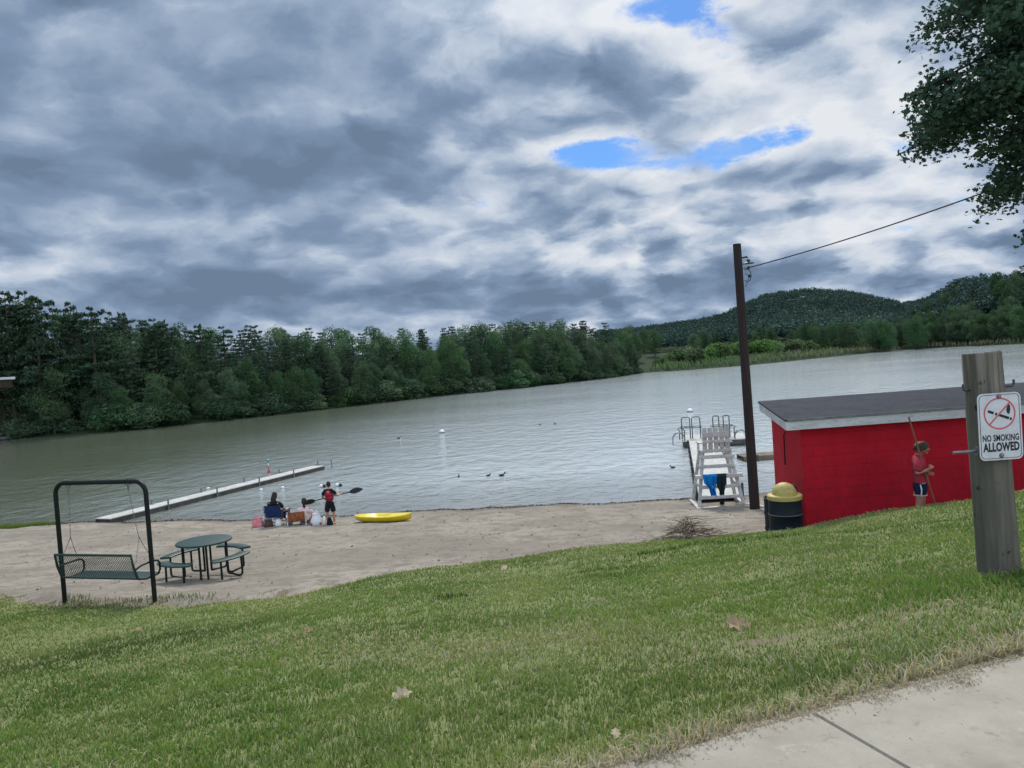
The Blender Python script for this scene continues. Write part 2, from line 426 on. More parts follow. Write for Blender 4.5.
bare += np.exp(-np.clip(lawn_edge(co[:, 0])-co[:, 1], 0, 9)/.18)*.75 * (co[:, 0] < 4)
tt = np.clip(np.maximum(tt, bare), 0, 1)
a = me.color_attributes.new('tint', 'FLOAT_COLOR', 'POINT')
cc = np.ones((len(co), 4), np.float32); cc[:, 0] = tt; a.data.foreach_set('color', cc.ravel())
tag(link('lawn', me), kind='structure')

# pavement slabs
m_conc, t, p = new_mat('pale_concrete'); v = t.pos()
c = t.mix(t.mapr(t.noise(v, 1.6, 6, .65), .35, .68), (.36, .325, .262), (.295, .262, .208))
c = t.mix(t.mapr(t.noise(v, 9, 6, .7), .55, .75), c, (.23, .20, .16))
c = t.mix(t.mapr(t.noise(v, 150, 2, .6), .6, .75), c, (.22, .19, .15))
c = t.mix(t.mapr(t.noise(t.vm('ADD', v, (5, 5, 0)), 3, 6, .7), .6, .7), c, (.40, .375, .33))
c = t.mix(t.mapr(t.noise(t.vm('ADD', v, (2, 8, 0)), .9, 5, .7), .54, .70), c, (.25, .215, .165)); c = t.mix(t.mapr(t.noise(v, 26, 3, .6), .69, .74), c, (.10, .085, .07))
t.put(p.inputs['Base Color'], c); p.inputs['Roughness'].default_value = .9; p.inputs['Specular IOR Level'].default_value = .2
t.put(p.inputs['Normal'], t.bump(t.m('ADD', t.noise(v, 120, 3, .7), t.noise(v, 10, 5, .6)), .35, .006))
uE = Vector((1, .352, 0)).normalized(); vE = Vector((-uE.y, uE.x, 0))
o0 = Vector((1.17, walk_edge(1.17)-.01, 3.835))
mb = MB()
for k in range(-9, 12):
    u0, u1 = k*1.55+.004, (k+1)*1.55-.004
    q = [o0 + uE*u0 - vE*1.55, o0 + uE*u1 - vE*1.55, o0 + uE*u1, o0 + uE*u0]
    cen = sum(q, Vector())/4
    ins = [cen + (p_-cen)*.992 for p_ in q]
    v_ = [p_ - Vector((0, 0, .012)) for p_ in q] + ins + [p_ - Vector((0, 0, .16)) for p_ in q]
    mb.add(v_, [(4, 5, 6, 7)] + [(i, (i+1) % 4, 4+(i+1) % 4, 4+i) for i in range(4)] + [(8+i, 8+(i+1) % 4, (i+1) % 4, i) for i in range(4)])
o = mb.build('pavement', m_conc, smooth=False); tag(o, kind='structure')

# lake
m_water, t, p = new_mat('lake_water'); v = t.pos(); x, y, z = t.sep(v)
dist = t.vm('LENGTH', v)
w1 = t.noise(t.vm('MULTIPLY', v, (1.0, .62, 1)), 1.15, 2, .5, .3)
w2 = t.noise(t.vm('MULTIPLY', v, (.8, 1.4, 1)), 3.0, 3, .5, .2)
w3 = t.noise(t.vm('MULTIPLY', v, (1., 1.6, 1)), .28, 3, .5)
gust = t.mapr(t.noise(t.vm('MULTIPLY', v, (.55, 1.6, 1)), .035, 4, .6), .35, .65, .55, 1.15)
hgt = t.m('ADD', t.m('MULTIPLY', w1, 1.0), t.m('ADD', t.m('MULTIPLY', w2, .35), t.m('MULTIPLY', w3, .8)))
shl = t.mapr(t.m('SUBTRACT', y, 29), 0, 9, 1, 0)
calm = t.mapr(y, 28, 38, .55, 1)
deep = t.mix(t.mapr(x, -30, 8), (.13, .145, .10), (.50, .535, .525))  # olive water at left; pale sky sheen painted into base colour rightwards
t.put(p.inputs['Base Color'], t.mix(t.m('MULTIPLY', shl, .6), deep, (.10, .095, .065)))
p.inputs['Roughness'].default_value = .07; p.inputs['IOR'].default_value = 1.55; p.inputs['Specular IOR Level'].default_value = .5
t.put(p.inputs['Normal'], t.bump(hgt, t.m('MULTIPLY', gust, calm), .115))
lk = [(x_, y_, 0.0) for x_, y_ in LAKE]; cen = LAKE.mean(0)
big_poly = []
for x_, y_, _ in lk:
    d_ = np.array([x_, y_])-cen; d_ = d_/np.hypot(*d_); big_poly.append((x_+d_[0]*2.5, y_+d_[1]*2.5))
mb = MB(); mb.add([(a_, b_, 0) for a_, b_ in big_poly], [tuple(range(len(big_poly)))])
bm = bmesh.new(); vs = [bm.verts.new(q) for q in mb.v]; bm.faces.new(vs); bmesh.ops.triangulate(bm, faces=bm.faces[:])
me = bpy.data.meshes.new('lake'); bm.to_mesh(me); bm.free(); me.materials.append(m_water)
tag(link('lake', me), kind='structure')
# ------------------------------------------------------------------ trees
def foliage_mat(name, dark, light, hue=.0, translucent=.25, nsc=.55):
    m, t, p = new_mat(name)
    N = t.n('ShaderNodeObjectInfo'); rnd = N.outputs['Random']
    v = t.obj()
    a = t.noise(v, nsc, 5, .6); 
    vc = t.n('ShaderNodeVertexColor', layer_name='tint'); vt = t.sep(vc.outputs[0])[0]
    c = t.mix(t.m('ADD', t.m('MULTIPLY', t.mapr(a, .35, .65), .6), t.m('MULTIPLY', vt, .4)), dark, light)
    hs = t.n('ShaderNodeHueSaturation'); t.put(hs.inputs['Hue'], t.mapr(rnd, 0, 1, .5-hue, .5+hue, 'LINEAR'))
    r2 = t.m('FRACT', t.m('MULTIPLY', rnd, 17.31)); t.put(hs.inputs['Value'], t.mapr(r2, 0, 1, .65, 1.25, 'LINEAR'))
    t.put(hs.inputs['Saturation'], t.mapr(t.m('FRACT', t.m('MULTIPLY', rnd, 7.77)), 0, 1, .75, 1.1, 'LINEAR'))
    t.put(hs.inputs['Color'], c); c = hs.outputs[0]
    t.put(p.inputs['Base Color'], c); p.inputs['Roughness'].default_value = .75; p.inputs['Specular IOR Level'].default_value = .15
    if translucent:
        tr = t.n('ShaderNodeBsdfTranslucent'); t.put(tr.inputs[0], c); mx = t.n('ShaderNodeMixShader'); mx.inputs[0].default_value = translucent
        t.L.new(p.outputs[0], mx.inputs[1]); t.L.new(tr.outputs[0], mx.inputs[2])
        t.L.new(mx.outputs[0], t.N['Material Output'].inputs[0])
    return m
m_pine = foliage_mat('pine_needles', (.028, .064, .038), (.085, .150, .078), .012, .15)
m_leafy = foliage_mat('broad_leaves', (.034, .078, .036), (.105, .185, .072), .018, .2)
m_bush = foliage_mat('bush_leaves', (.075, .14, .04), (.17, .26, .075), .03, .2)
m_hill = foliage_mat('hazed_hill_leaves', (.036, .078, .060), (.080, .135, .086), .02, .1, .016)  # bluish distance haze is mixed into these leaf colours
m_maple = foliage_mat('maple_leaves', (.022, .056, .036), (.055, .115, .055), .0, .28)
m_bark = surf('forest_bark', (.10, .085, .07), (.05, .042, .035), 8, .95, .1, .6, 20)
m_bark2 = surf('maple_bark', (.09, .075, .06), (.045, .038, .03), 6, .95, .1, .8, 14)

def leaf_tris(C, size, flat=.0, n=None, droop=0):
    """one ragged 4-point leaf clump (2 tris) at each centre"""
    k = len(C); s = size if hasattr(size, '__len__') else np.full(k, size)
    nrm = rng.normal(size=(k, 3)); nrm[:, 2] = nrm[:, 2]*(1-flat) + np.sign(rng.normal(size=k)+1)*flat*2.2
    nrm /= np.linalg.norm(nrm, axis=1)[:, None]
    a = np.cross(nrm, rng.normal(size=(k, 3))); a /= np.linalg.norm(a, axis=1)[:, None]; b = np.cross(nrm, a)
    s = s[:, None]
    r = rng.uniform(.6, 1.3, (k, 4, 1))
    P = np.stack([C - a*s*r[:, 0], C - b*s*.55*r[:, 1] + nrm*s*.12, C + a*s*r[:, 2], C + b*s*.55*r[:, 3] + nrm*s*.12], 1)
    return P.reshape(-1, 3)
def leaf_mesh(name, C, size, mat, flat=0., tint=None):
    V = leaf_tris(C, size, flat); k = len(C); base = np.arange(k)*4
    Q = np.stack([base, base+1, base+2, base, base+2, base+3], 1)
    if tint is None: tint = rng.uniform(0, 1, k)
    col_ = np.repeat(tint, 4)[:, None]*np.ones((1, 3))
    return raw_mesh(name, V, Q.ravel(), np.full(2*k, 3), mat, col_)

def pine_proto(seed, h=16., dens=1.0, bare=.18, emergent=False):
    g = np.random.default_rng(seed); C = []; S = []; Tn = []
    mb = MB(); mb.tube([(0, 0, -.5), (.05*h/16, .03, h*.5), (0, 0, h*.95)], [.022*h*.8, .014*h*.8, .02], 6)
    z = h*bare
    while z < h*.97:
        f = (z - h*bare)/(h*(1-bare))
        L = h*(.25*(1-f)**.75 + .035)*g.uniform(.75, 1.2)
        if emergent: L = h*(.17 + .08*math.sin(f*9+seed))*(1-f**4)*g.uniform(.6, 1.25)
        nb = g.integers(4, 7); a0 = g.uniform(0, 6.28)
        for b in range(nb):
            if g.uniform() < (.3 if emergent else .12): continue
            a = a0 + b*6.28/nb + g.uniform(-.3, .3); l = L*g.uniform(.55, 1.2)
            rise = g.uniform(-.08, .22)
            mb.tube([(0, 0, z), (math.cos(a)*l*.85, math.sin(a)*l*.85, z+rise*l)], [.035*h/16+.01, .01], 4, cap=False)
            m = int(max(14, 72*dens*l/h*16/2.2))
            q = g.uniform(.12, 1, m)**.7; wd = .30*l*(1.1-q*.6)
            off = g.normal(size=m)*wd*.55
            x = math.cos(a)*l*q - math.sin(a)*off; y = math.sin(a)*l*q + math.cos(a)*off
            zz = z + rise*l*q + g.normal(size=m)*.12*h/16 - np.abs(off)*.15
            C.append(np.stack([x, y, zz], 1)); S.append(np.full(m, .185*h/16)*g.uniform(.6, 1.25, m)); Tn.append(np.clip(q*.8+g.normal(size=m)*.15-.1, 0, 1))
        z += h*g.uniform(.035, .06)
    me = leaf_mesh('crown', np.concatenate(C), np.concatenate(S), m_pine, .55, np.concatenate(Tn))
    o = mb.build('trunk', m_bark); tm = o.data; bpy.data.objects.remove(o)
    return me, tm
def leafy_proto(seed, h=12., wide=.33, low=.12, n=9000, size=.15, mat=None):
    g = np.random.default_rng(seed); mat = mat or m_leafy
    mb = MB(); mb.tube([(0, 0, -.5), (.1, .05, h*.35), (0, .1, h*.8)], [.02*h, .014*h, .02], 6)
    C = []; S = []; Tn = []; lobes = []
    nl = g.integers(11, 16)
    for i in range(nl):
        f = (i+.5)/nl; zc = h*(low + (1-low)*(.12+.80*f))
        prof = math.sin(PI*min(1, .16+.86*f))**.7
        a = g.uniform(0, 6.28)+i*2.4; rr = h*wide*prof*g.uniform(.35, .8)
        r = h*wide*(.36+.25*prof)*g.uniform(.75, 1.2)
        lobes.append((math.cos(a)*rr, math.sin(a)*rr, min(zc, h-r*.75), r))
        mb.tube([(0, 0, zc*.6), (math.cos(a)*rr, math.sin(a)*rr, zc)], [.006*h, .01], 4, cap=False)
    tot = sum(l[3]**2 for l in lobes)
    for (x, y, z, r) in lobes:
        m = int(n*r*r/tot); d = g.normal(size=(m, 3)); d /= np.linalg.norm(d, axis=1)[:, None]
        rad = r*g.uniform(.55, 1.08, m)**.6
        wv = 1+.18*np.sin(d[:, 0]*5+seed)*np.sin(d[:, 1]*6+i)+.1*np.sin(d[:, 2]*9)
        P = np.array([x, y, z]) + d*(rad*wv)[:, None]*np.array([1, 1, .72])
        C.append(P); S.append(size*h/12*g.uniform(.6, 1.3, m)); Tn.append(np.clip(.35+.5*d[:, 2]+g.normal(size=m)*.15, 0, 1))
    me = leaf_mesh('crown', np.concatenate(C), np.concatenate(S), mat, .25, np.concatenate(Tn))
    o = mb.build('trunk', m_bark); tm = o.data; bpy.data.objects.remove(o)
    return me, tm
PINES = [(16., pine_proto(s, 16.)) for s in (1, 2, 3, 4, 5)]
EMER = [(16., pine_proto(s, 16., 1.7, .22, True)) for s in (11, 12, 13, 14)]
LEAFY = [(12., leafy_proto(s, 12., g_, l_)) for s, g_, l_ in ((21, .30, .08), (22, .36, .05), (23, .26, .1), (24, .33, .02), (25, .38, .1), (26, .28, .04))]
SHR = [(3., leafy_proto(s, 3., .5, .0, 2400, .55, m_leafy)) for s in (51, 52, 53)]
TREE_N = {}
def put_tree(kind, x, y, h, z=None):
    P = {'pine_tree': PINES, 'tall_pine': EMER, 'broadleaf_tree': LEAFY}[kind]
    H0, (cm, tm) = P[rng.integers(len(P))]
    z = gz(x, y) if z is None else z
    name = 'broadleaf_tree' if kind == 'broadleaf_tree' else 'pine_tree'
    o = empty(name, (x, y, z)); s = h/H0
    wk = rng.uniform(.68, .92) if kind == 'broadleaf_tree' else rng.uniform(.85, 1.1); o.scale = (s*wk, s*wk*rng.uniform(.9, 1.1), s); o.rotation_euler = (0, 0, rng.uniform(0, 6.28))
    link('crown', cm, o); link('trunk', tm, o)
    TREE_N[kind] = TREE_N.get(kind, 0)+1
    return o
def along(poly, step):
    pts = []; P = np.array(poly, float)
    for (a, b) in zip(P[:-1], P[1:]):
        L = np.hypot(*(b-a)); n = max(1, int(round(L/step)))
        nrm = np.array([-(b-a)[1], (b-a)[0]])/L
        for k in range(n): pts.append((a+(b-a)*(k+rng.uniform(.1, .9))/n, nrm))
    return pts
FAR_L = [(-80, 94), (-66, 98.4), (-53.1, 98.4), (-43.4, 106), (-31.5, 119), (-15.3, 141.8), (1.6, 156.3), (20.6, 179.2), (35, 206)]
for row, (off, step) in enumerate([(1.6, 3.7), (5.0, 4.2), (9.5, 4.6), (15, 4.9), (22, 5.2)]):
    for (P, nr) in along(FAR_L, step):
        # nr points to the left of the walking direction = inland here
        Q = P + nr*(off + rng.uniform(-1.2, 1.2)); x, y = Q
        cz = float(cap_z(x, y)); z0 = gz(x, y); top = cz - z0
        p_ = float(azpx(x, y))
        if row == 0: h = min(top*.72, rng.uniform(5, 9.5)); kind = 'broadleaf_tree' if rng.uniform() < .78 else 'pine_tree'
        elif row == 1: h = top*rng.uniform(.62, .86); kind = 'pine_tree' if rng.uniform() < (.72 if p_ < 300 else .5) else 'broadleaf_tree'
        else:
            h = top*rng.uniform(.80, 1.0); kind = 'pine_tree' if rng.uniform() < (.6 if p_ < 300 else .42) else 'broadleaf_tree'
            if row == 4: h = top*rng.uniform(.92, 1.03)
        o = put_tree(kind, x, y, h, z0 - .15)
        front = row <= 1
        if kind == 'pine_tree': tag(o, 'dark layered pine in the front of the wood lining the left far shore' if front else 'dark pine deep in the wood above the left far shore', 'tree', 'pines at the water edge of the left wood' if front else 'pines deep in the left wood')
        else: tag(o, 'rounded leafy tree at the water edge of the wood on the left far shore' if front else 'leafy tree deep in the wood above the left far shore', 'tree', 'leafy trees at the water edge of the left wood' if front else 'leafy trees deep in the left wood')
# shoreline shrubs hanging over the water below the left wood
for (P, nr) in along(FAR_L, 3.6):
    Q = P + nr*rng.uniform(-.2, 1.0); x, y = Q
    H0, (cm, tm) = SHR[rng.integers(3)]; s = rng.uniform(.6, 1.25); o = empty('shrub', (x, y, gz(x, y)-.25)); o.scale = (s*1.5, s*1.5, s); o.rotation_euler = (0, 0, rng.uniform(0, 6))
    link('foliage', cm, o); link('stem', tm, o); tag(o, 'low dark shrub hanging over the water along the left far shore', 'shrub', 'shrubs at the left far shore')
# ragged pines that stand out of the skyline on the left
for px_, S_ in [(2, 95), (14, 94), (27, 92), (34, 94), (43, 90), (60, 84), (76, 83), (84, 82), (98, 79), (116, 73), (128, 74), (160, 66), (168, 65), (205, 60), (228, 56), (-30, 94), (-60, 94)]:
    r_t = rng.uniform(116, 124); a_ = math.atan((px_-512)/768); x, y = r_t*math.sin(a_), r_t*math.cos(a_)
    zt = 5.4 + S_*r_t/768; z0 = gz(x, y)
    o = put_tree('tall_pine', x, y, zt-z0, z0-.1)
    tag(o, 'tall ragged pine standing above the skyline of the wood at far left', 'tree', 'tall pines on the left skyline')
# wood behind the reed bank and on the right-hand hill
for k in range(50):
    p_ = rng.uniform(630, 925); r_t = rng.uniform(285, 330) if p_ > 700 else rng.uniform(225, 270)
    a_ = math.atan((p_-512)/768); x, y = r_t*math.sin(a_), r_t*math.cos(a_); z0 = gz(x, y)
    S_ = np.interp(p_, [630, 690, 740, 925], [30, 23, 19, 17])
    o = put_tree('broadleaf_tree', x, y, max(6, 5.4+S_*r_t/768*rng.uniform(.7, 1.02)-z0), z0-.1)
    tag(o, 'leafy tree in the low wood behind the reed bank', 'tree', 'trees behind the reed bank')
for k in range(74):
    p_ = rng.uniform(902, 1130); d_ = rng.uniform(0, 1)
    a_ = math.atan((p_-512)/768); r_t = np.interp(p_, [902, 1024, 1130], [318, 284, 270]) + d_*70; x, y = r_t*math.sin(a_), r_t*math.cos(a_)
    if lake_sd(np.array([x]), np.array([y]))[0] < 1.5: continue
    z0 = gz(x, y); zc = float(cap_z(x, y))
    lo = 5.4 + (8 + d_*float(np.interp(p_, SKP, SKS)))*r_t/768
    h = min(max(7, lo - z0), zc - z0) if d_ < .75 else (zc-z0)*rng.uniform(.93, 1.02)
    kind = 'broadleaf_tree' if rng.uniform() < .72 else 'pine_tree'
    o = put_tree(kind, x, y, max(h, 5), z0-.1)
    tag(o, ('leafy tree' if kind == 'broadleaf_tree' else 'dark pine') + ' on the wooded slope at the right end of the lake', 'tree', ('leafy trees' if kind == 'broadleaf_tree' else 'pines') + ' on the right slope')
for (P, nr) in along([(139, 277), (150, 259), (157, 238), (177, 198)], 3.2):
    for off in (3, 8, 14):
        Q = P + nr*0; n_ = np.array([Q[0], Q[1]])/np.hypot(*Q); Q = Q + n_*(off+rng.uniform(-1, 2)); x, y = Q; z0 = gz(x, y)
        o = put_tree('broadleaf_tree', x, y, rng.uniform(6, 9)+off*.2, z0-.2); tag(o, 'leafy tree on the wooded slope at the right end of the lake', 'tree', 'leafy trees on the right slope')
print('TREES', TREE_N)

# far hill: a wood that reads as one mass
pts = []
for k in range(9000):
    p_ = rng.uniform(600, 1080); r_t = rng.uniform(330, 900)**1.0; a_ = math.atan((p_-512)/768)
    pts.append((r_t*math.sin(a_), r_t*math.cos(a_)))
pts = np.array(pts); zz = ground_z(pts[:, 0], pts[:, 1])
k_ = np.hypot(pts[:, 0], pts[:, 1]) < 800; pts = pts[k_]; zz = zz[k_]
C = []; S = []; Tn = []
for (x, y), z in zip(pts[:5200], zz[:5200]):
    h = rng.uniform(5.5, 9.5); r = h*.5; m = 72
    d = rng.normal(size=(m, 3)); d /= np.linalg.norm(d, axis=1)[:, None]; d[:, 2] = np.abs(d[:, 2])*1.0
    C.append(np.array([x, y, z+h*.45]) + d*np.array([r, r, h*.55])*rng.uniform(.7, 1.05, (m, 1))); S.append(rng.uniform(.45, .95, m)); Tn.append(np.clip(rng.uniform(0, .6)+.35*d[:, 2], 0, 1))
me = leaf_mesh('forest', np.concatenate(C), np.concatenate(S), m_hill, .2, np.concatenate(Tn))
tag(link('forest', me), 'wooded rounded hill far behind the reed bank', 'forest', kind='stuff')

# bushes on the reed bank
BUSH = [(3., leafy_proto(s, 3., .55, .0, 1300, .9, m_bush)) for s in (41, 42, 43)]
for k in range(44):
    p_ = 655 + 225*(k+rng.uniform(0, .9))/44; a_ = math.atan((p_-512)/768)
    r_t = np.interp(p_, [640, 700, 760, 830, 890], [222, 232, 262, 292, 322]) + rng.uniform(-6, 10)
    x, y = r_t*math.sin(a_), r_t*math.cos(a_); s = rng.uniform(.55, 1.35)*np.interp(p_, [655, 700, 850, 880], [.6, 1.25, 1.1, .7])
    H0, (cm, tm) = BUSH[k % 3]; o = empty('bush', (x, y, gz(x, y)-.1)); o.scale = (s*1.3, s*1.3, s); o.rotation_euler = (0, 0, rng.uniform(0, 6))
    link('foliage', cm, o); link('stem', tm, o); tag(o, 'light green bush along the back of the reed bank', 'bush', 'light green bushes on the reed bank')
# reeds
m_reed, t, p = new_mat('reeds'); v = t.pos()
vc = t.n('ShaderNodeVertexColor', layer_name='tint')
t.put(p.inputs['Base Color'], vc.outputs[0]); p.inputs['Roughness'].default_value = .8
def blades(X, Y, Z, h, wd, lean, cols, tipc=None, seg=2):
    k = len(X); a = rng.uniform(0, 6.28, k); la = rng.uniform(0, 6.28, k); le = lean*rng.uniform(.2, 1, k)
    B = np.stack([X, Y, Z], 1); s = np.stack([np.cos(a), np.sin(a), np.zeros(k)], 1)*(wd*.5)[:, None]
    l = np.stack([np.cos(la)*le*h, np.sin(la)*le*h, np.zeros(k)], 1); upv = np.zeros((k, 3)); upv[:, 2] = h
    M1 = B + upv*.6 + l*.35; T1 = B + upv*np.sqrt(np.clip(1-le**2*.4, .2, 1))[:, None] + l
    V = np.stack([B-s, B+s, M1+s*.75, M1-s*.75, T1], 1).reshape(-1, 3); b = np.arange(k)*5
    loops = np.stack([b, b+1, b+2, b+3, b+3, b+2, b+4], 1).ravel(); sizes = np.tile([4, 3], k)
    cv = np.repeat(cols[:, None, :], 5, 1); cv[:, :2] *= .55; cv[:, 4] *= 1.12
    return V, loops, sizes, cv.reshape(-1, 3)
REED = [(37, 206.5), (46, 203.5), (62, 208.5), (80, 222.5), (100, 241.2), (139, 274.5), (150, 256), (156, 234)]
X = []; Y = []
for (P, nr) in along(REED, .055):
    Q = P + nr*(rng.uniform(0, 1)**1.3*13 + .3); X.append(Q[0]); Y.append(Q[1])
X = np.array(X); Y = np.array(Y); k = len(X)
mixr = np.clip((azpx(X, Y)-730)/120 + rng.normal(size=k)*.25 - np.hypot(X, Y)*0, 0, 1)[:, None]
cols = (np.array([[.13, .21, .06]])*(1-mixr) + np.array([[.20, .20, .09]])*mixr)*rng.uniform(.7, 1.15, (k, 1))
V, lo, sz, cv = blades(X, Y, ground_z(X, Y)-.1, rng.uniform(1.0, 2.0, k), rng.uniform(.15, .35, k), .7, cols)
tag(link('reeds', raw_mesh('reeds', V, lo, sz, m_reed, cv)), 'pale green and tan reeds fringing the far right shore', 'reeds', kind='stuff')

# ------------------------------------------------------------------ maple overhanging at the right
MX, MY = 10.2, 10.2; MZ = gz(MX, MY)
tree = empty('maple_tree', (MX, MY, MZ), 'dark leafy maple whose drooping branches hang into the upper right', 'tree')
mb = MB(); mb.tube([(0, 0, -.3), (.05, .1, 1.2), (-.05, .05, 3.2), (.1, 0, 6), (.1, .1, 9.5)], [.34, .27, .23, .17, .05], 12)
tips = []
g = np.random.default_rng(5)
C = []; Tn = []
# branch pads: direction (deg, 180 = towards -x), start height, length, end drop
pads = []
for k in range(110):
    zc = g.uniform(4.2, 11.0); ang = g.uniform(0, 360); L = (4.3 - abs(zc-6.8)*.36)*g.uniform(.75, 1.05)
    if 120 < ang < 250: L = min(L*.8, 3.1)
    pads.append((ang, zc, L, g.uniform(.3, 1.0)))
pads += MAPLE_PADS
for (ang, zc, L, drop) in pads:
    a = R(ang); d = np.array([math.cos(a), math.sin(a)]); z0 = zc
    pts = []
    for q in np.linspace(0, 1, 6): pts.append((d[0]*L*q, d[1]*L*q, z0 + .5*math.sin(q*2.2) - drop*q*q))
    mb.tube(pts, [.07, .055, .042, .03, .02, .008], 5, cap=False)
    for s in range(int(9*L)):
        q = g.uniform(.18, 1)**.75; side = float(np.clip(g.normal(), -1.5, 1.5))*.30*L*(1.12-q)*.9
        c = np.array([d[0]*L*q - d[1]*side, d[1]*L*q + d[0]*side, z0 + .5*math.sin(q*2.2) - drop*q*q - abs(side)*.25 + g.normal()*.12])
        mb.tube([(d[0]*L*q*.92, d[1]*L*q*.92, z0 + .5*math.sin(q*2.0) - drop*q*q), tuple(c)], [.012, .005], 4, cap=False)
        m = 58
        u = np.clip(g.normal(size=(m, 3)), -1.6, 1.6)*np.array([.18, .18, .085]); u[:, 2] -= .3*(u[:, 0]**2+u[:, 1]**2)/.22
        C.append(c+u); Tn.append(np.clip(g.normal(size=m)*.2+.4, 0, 1))
C = np.concatenate(C); Tn = np.concatenate(Tn)
# five-lobed folded leaves
k = len(C); nrm = rng.normal(size=(k, 3))*.75; nrm[:, 2] += .9; nrm /= np.linalg.norm(nrm, axis=1)[:, None]
a = np.cross(nrm, rng.normal(size=(k, 3))); a /= np.linalg.norm(a, axis=1)[:, None]; b = np.cross(nrm, a)
prof = [(-.5, 0), (-.3, .42), (0, .22), (.1, .5), (.28, .18), (.62, 0), (.28, -.18), (.1, -.5), (0, -.22), (-.3, -.42)]
sc_ = rng.uniform(.048, .088, k)[:, None]
V = np.stack([C + a*sc_*q[0] + b*sc_*q[1] - nrm*sc_*(abs(q[1])*.35+abs(q[0])*.2) for q in prof], 1).reshape(-1, 3)
bb = np.arange(k)*10
lo = np.stack([bb+i for i in (0, 1, 2, 3, 4, 5)] + [bb+i for i in (0, 5, 6, 7, 8, 9)], 1).ravel()
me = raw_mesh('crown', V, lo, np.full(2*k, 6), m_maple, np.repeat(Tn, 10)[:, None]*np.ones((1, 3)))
link('crown', me, tree); mb.build('trunk', m_bark2, tree)
print('MAPLE leaves', k)
# ------------------------------------------------------------------ grass blades
m_grass, t, p = new_mat('grass_blades')
vc = t.n('ShaderNodeVertexColor', layer_name='tint'); c = vc.outputs[0]
t.put(p.inputs['Base Color'], c); p.inputs['Roughness'].default_value = .55; p.inputs['Specular IOR Level'].default_value = .25
tr = t.n('ShaderNodeBsdfTranslucent'); t.put(tr.inputs[0], c); mx = t.n('ShaderNodeMixShader'); mx.inputs[0].default_value = .35
t.L.new(p.outputs[0], mx.inputs[1]); t.L.new(tr.outputs[0], mx.inputs[2]); t.L.new(mx.outputs[0], t.N['Material Output'].inputs[0])
def vnoise(x, y, s, seed):
    g = np.random.default_rng(seed); tb = g.uniform(0, 1, (64, 64)); u = x*s; v = y*s
    i = np.floor(u).astype(int); j = np.floor(v).astype(int); fu = u-i; fv = v-j; fu = fu*fu*(3-2*fu); fv = fv*fv*(3-2*fv)
    q = lambda a, b: tb[a % 64, b % 64]
    return (q(i, j)*(1-fu)+q(i+1, j)*fu)*(1-fv) + (q(i, j+1)*(1-fu)+q(i+1, j+1)*fu)*fv
parts = []
for (r0, r1, den) in [(2.2, 5, 5200), (5, 8, 3000), (8, 11, 1700), (11, 17, 900)]:
    A = .5*(2*.86)*(r1**2-r0**2); n = int(A*den)
    rr = np.sqrt(rng.uniform(r0**2, r1**2, n)); aa = rng.uniform(-.86, .86, n); parts.append(np.stack([rr*np.sin(aa), rr*np.cos(aa)], 1))
P = np.concatenate(parts); X, Y = P[:, 0], P[:, 1]
b_e = lawn_edge(X) + .25*(vnoise(X, Y, 2.5, 3)-.3) - .25*vnoise(X, Y, .9, 8) + .55*rng.uniform(size=len(X))**5*np.clip(vnoise(X, Y, 1.7, 31)*1.6-.3, 0, 1)*(X < 4)
e_e = walk_edge(X) - .03 + .22*vnoise(X, Y, 2.2, 4)**2 + .08*vnoise(X, Y, 9, 14)
clump = vnoise(X, Y, 6, 5)*.6 + vnoise(X, Y, 17, 6)*.4
bare = np.exp(-(((X-1.6)/.34)**2 + ((Y-5.1)/.17)**2)) + .8*np.exp(-(((X+.3)/.26)**2 + ((Y-4.75)/.12)**2))
k_ = (Y > e_e - .05) & (Y < b_e) & (rng.uniform(size=len(X)) < .25+clump*1.1) & (rng.uniform(size=len(X)) > bare*.9)
k_ &= np.hypot(X-POST[0], Y-POST[1]) > .16
X, Y = X[k_], Y[k_]; clump = clump[k_]; d = np.hypot(X, Y); n = len(X); de = Y-walk_edge(X)
big = vnoise(X, Y, .55, 9); med = vnoise(X, Y, 1.9, 10)
tall = vnoise(X, Y, 1.3, 12)
lushpost = np.exp(-np.hypot(X-POST[0]+.3, Y-POST[1]+.2)**2/.25)
h = (.022 + .028*clump + .07*np.clip(tall-.5, 0, 1)*np.clip(1.6-de/2.2, .25, 1) + .05*lushpost + .03*np.clip(1-de/.7, 0, 1)*vnoise(X, Y, 4, 77))*rng.uniform(.55, 1.35, n)
wd = (.0035 + .0007*d)*rng.uniform(.7, 1.4, n)
ca, cb, cd, cl = np.array([.20, .285, .075]), np.array([.28, .335, .125]), np.array([.46, .41, .26]), np.array([.13, .195, .055])
f1 = np.clip(big*.9+.4*(med-.5), 0, 1)[:, None]
f1 = np.clip((f1-.5)*1.9+.5, 0, 1); cols = ca*(1-f1) + cb*f1
cy = np.clip((vnoise(X, Y, 1.1, 41)-.5)*2.4, 0, 1)[:, None]; cols = cols*(1-cy*.55) + np.array([.36, .37, .13])*cy*.55
cdk = np.clip((vnoise(X, Y, .8, 43)-.52)*2.6, 0, 1)[:, None]; cols = cols*(1-cdk*.6) + np.array([.10, .165, .045])*cdk*.6
f2 = (np.clip(1.4-clump*2.2, 0, 1)*.62)[:, None]; cols = cols*(1-f2) + cl*f2
dry = np.clip(1.15-de/.42, 0, 1)*.85 + np.clip(vnoise(X, Y, .8, 21)-.55, 0, 1)*1.7*np.clip(1.3-d/9, 0.15, 1)
dry = np.maximum(dry, .35*np.exp(-((Y-lawn_edge(X))/.4)**2))
isdry = (rng.uniform(size=n) < np.clip(dry+.05, 0, .95))[:, None]
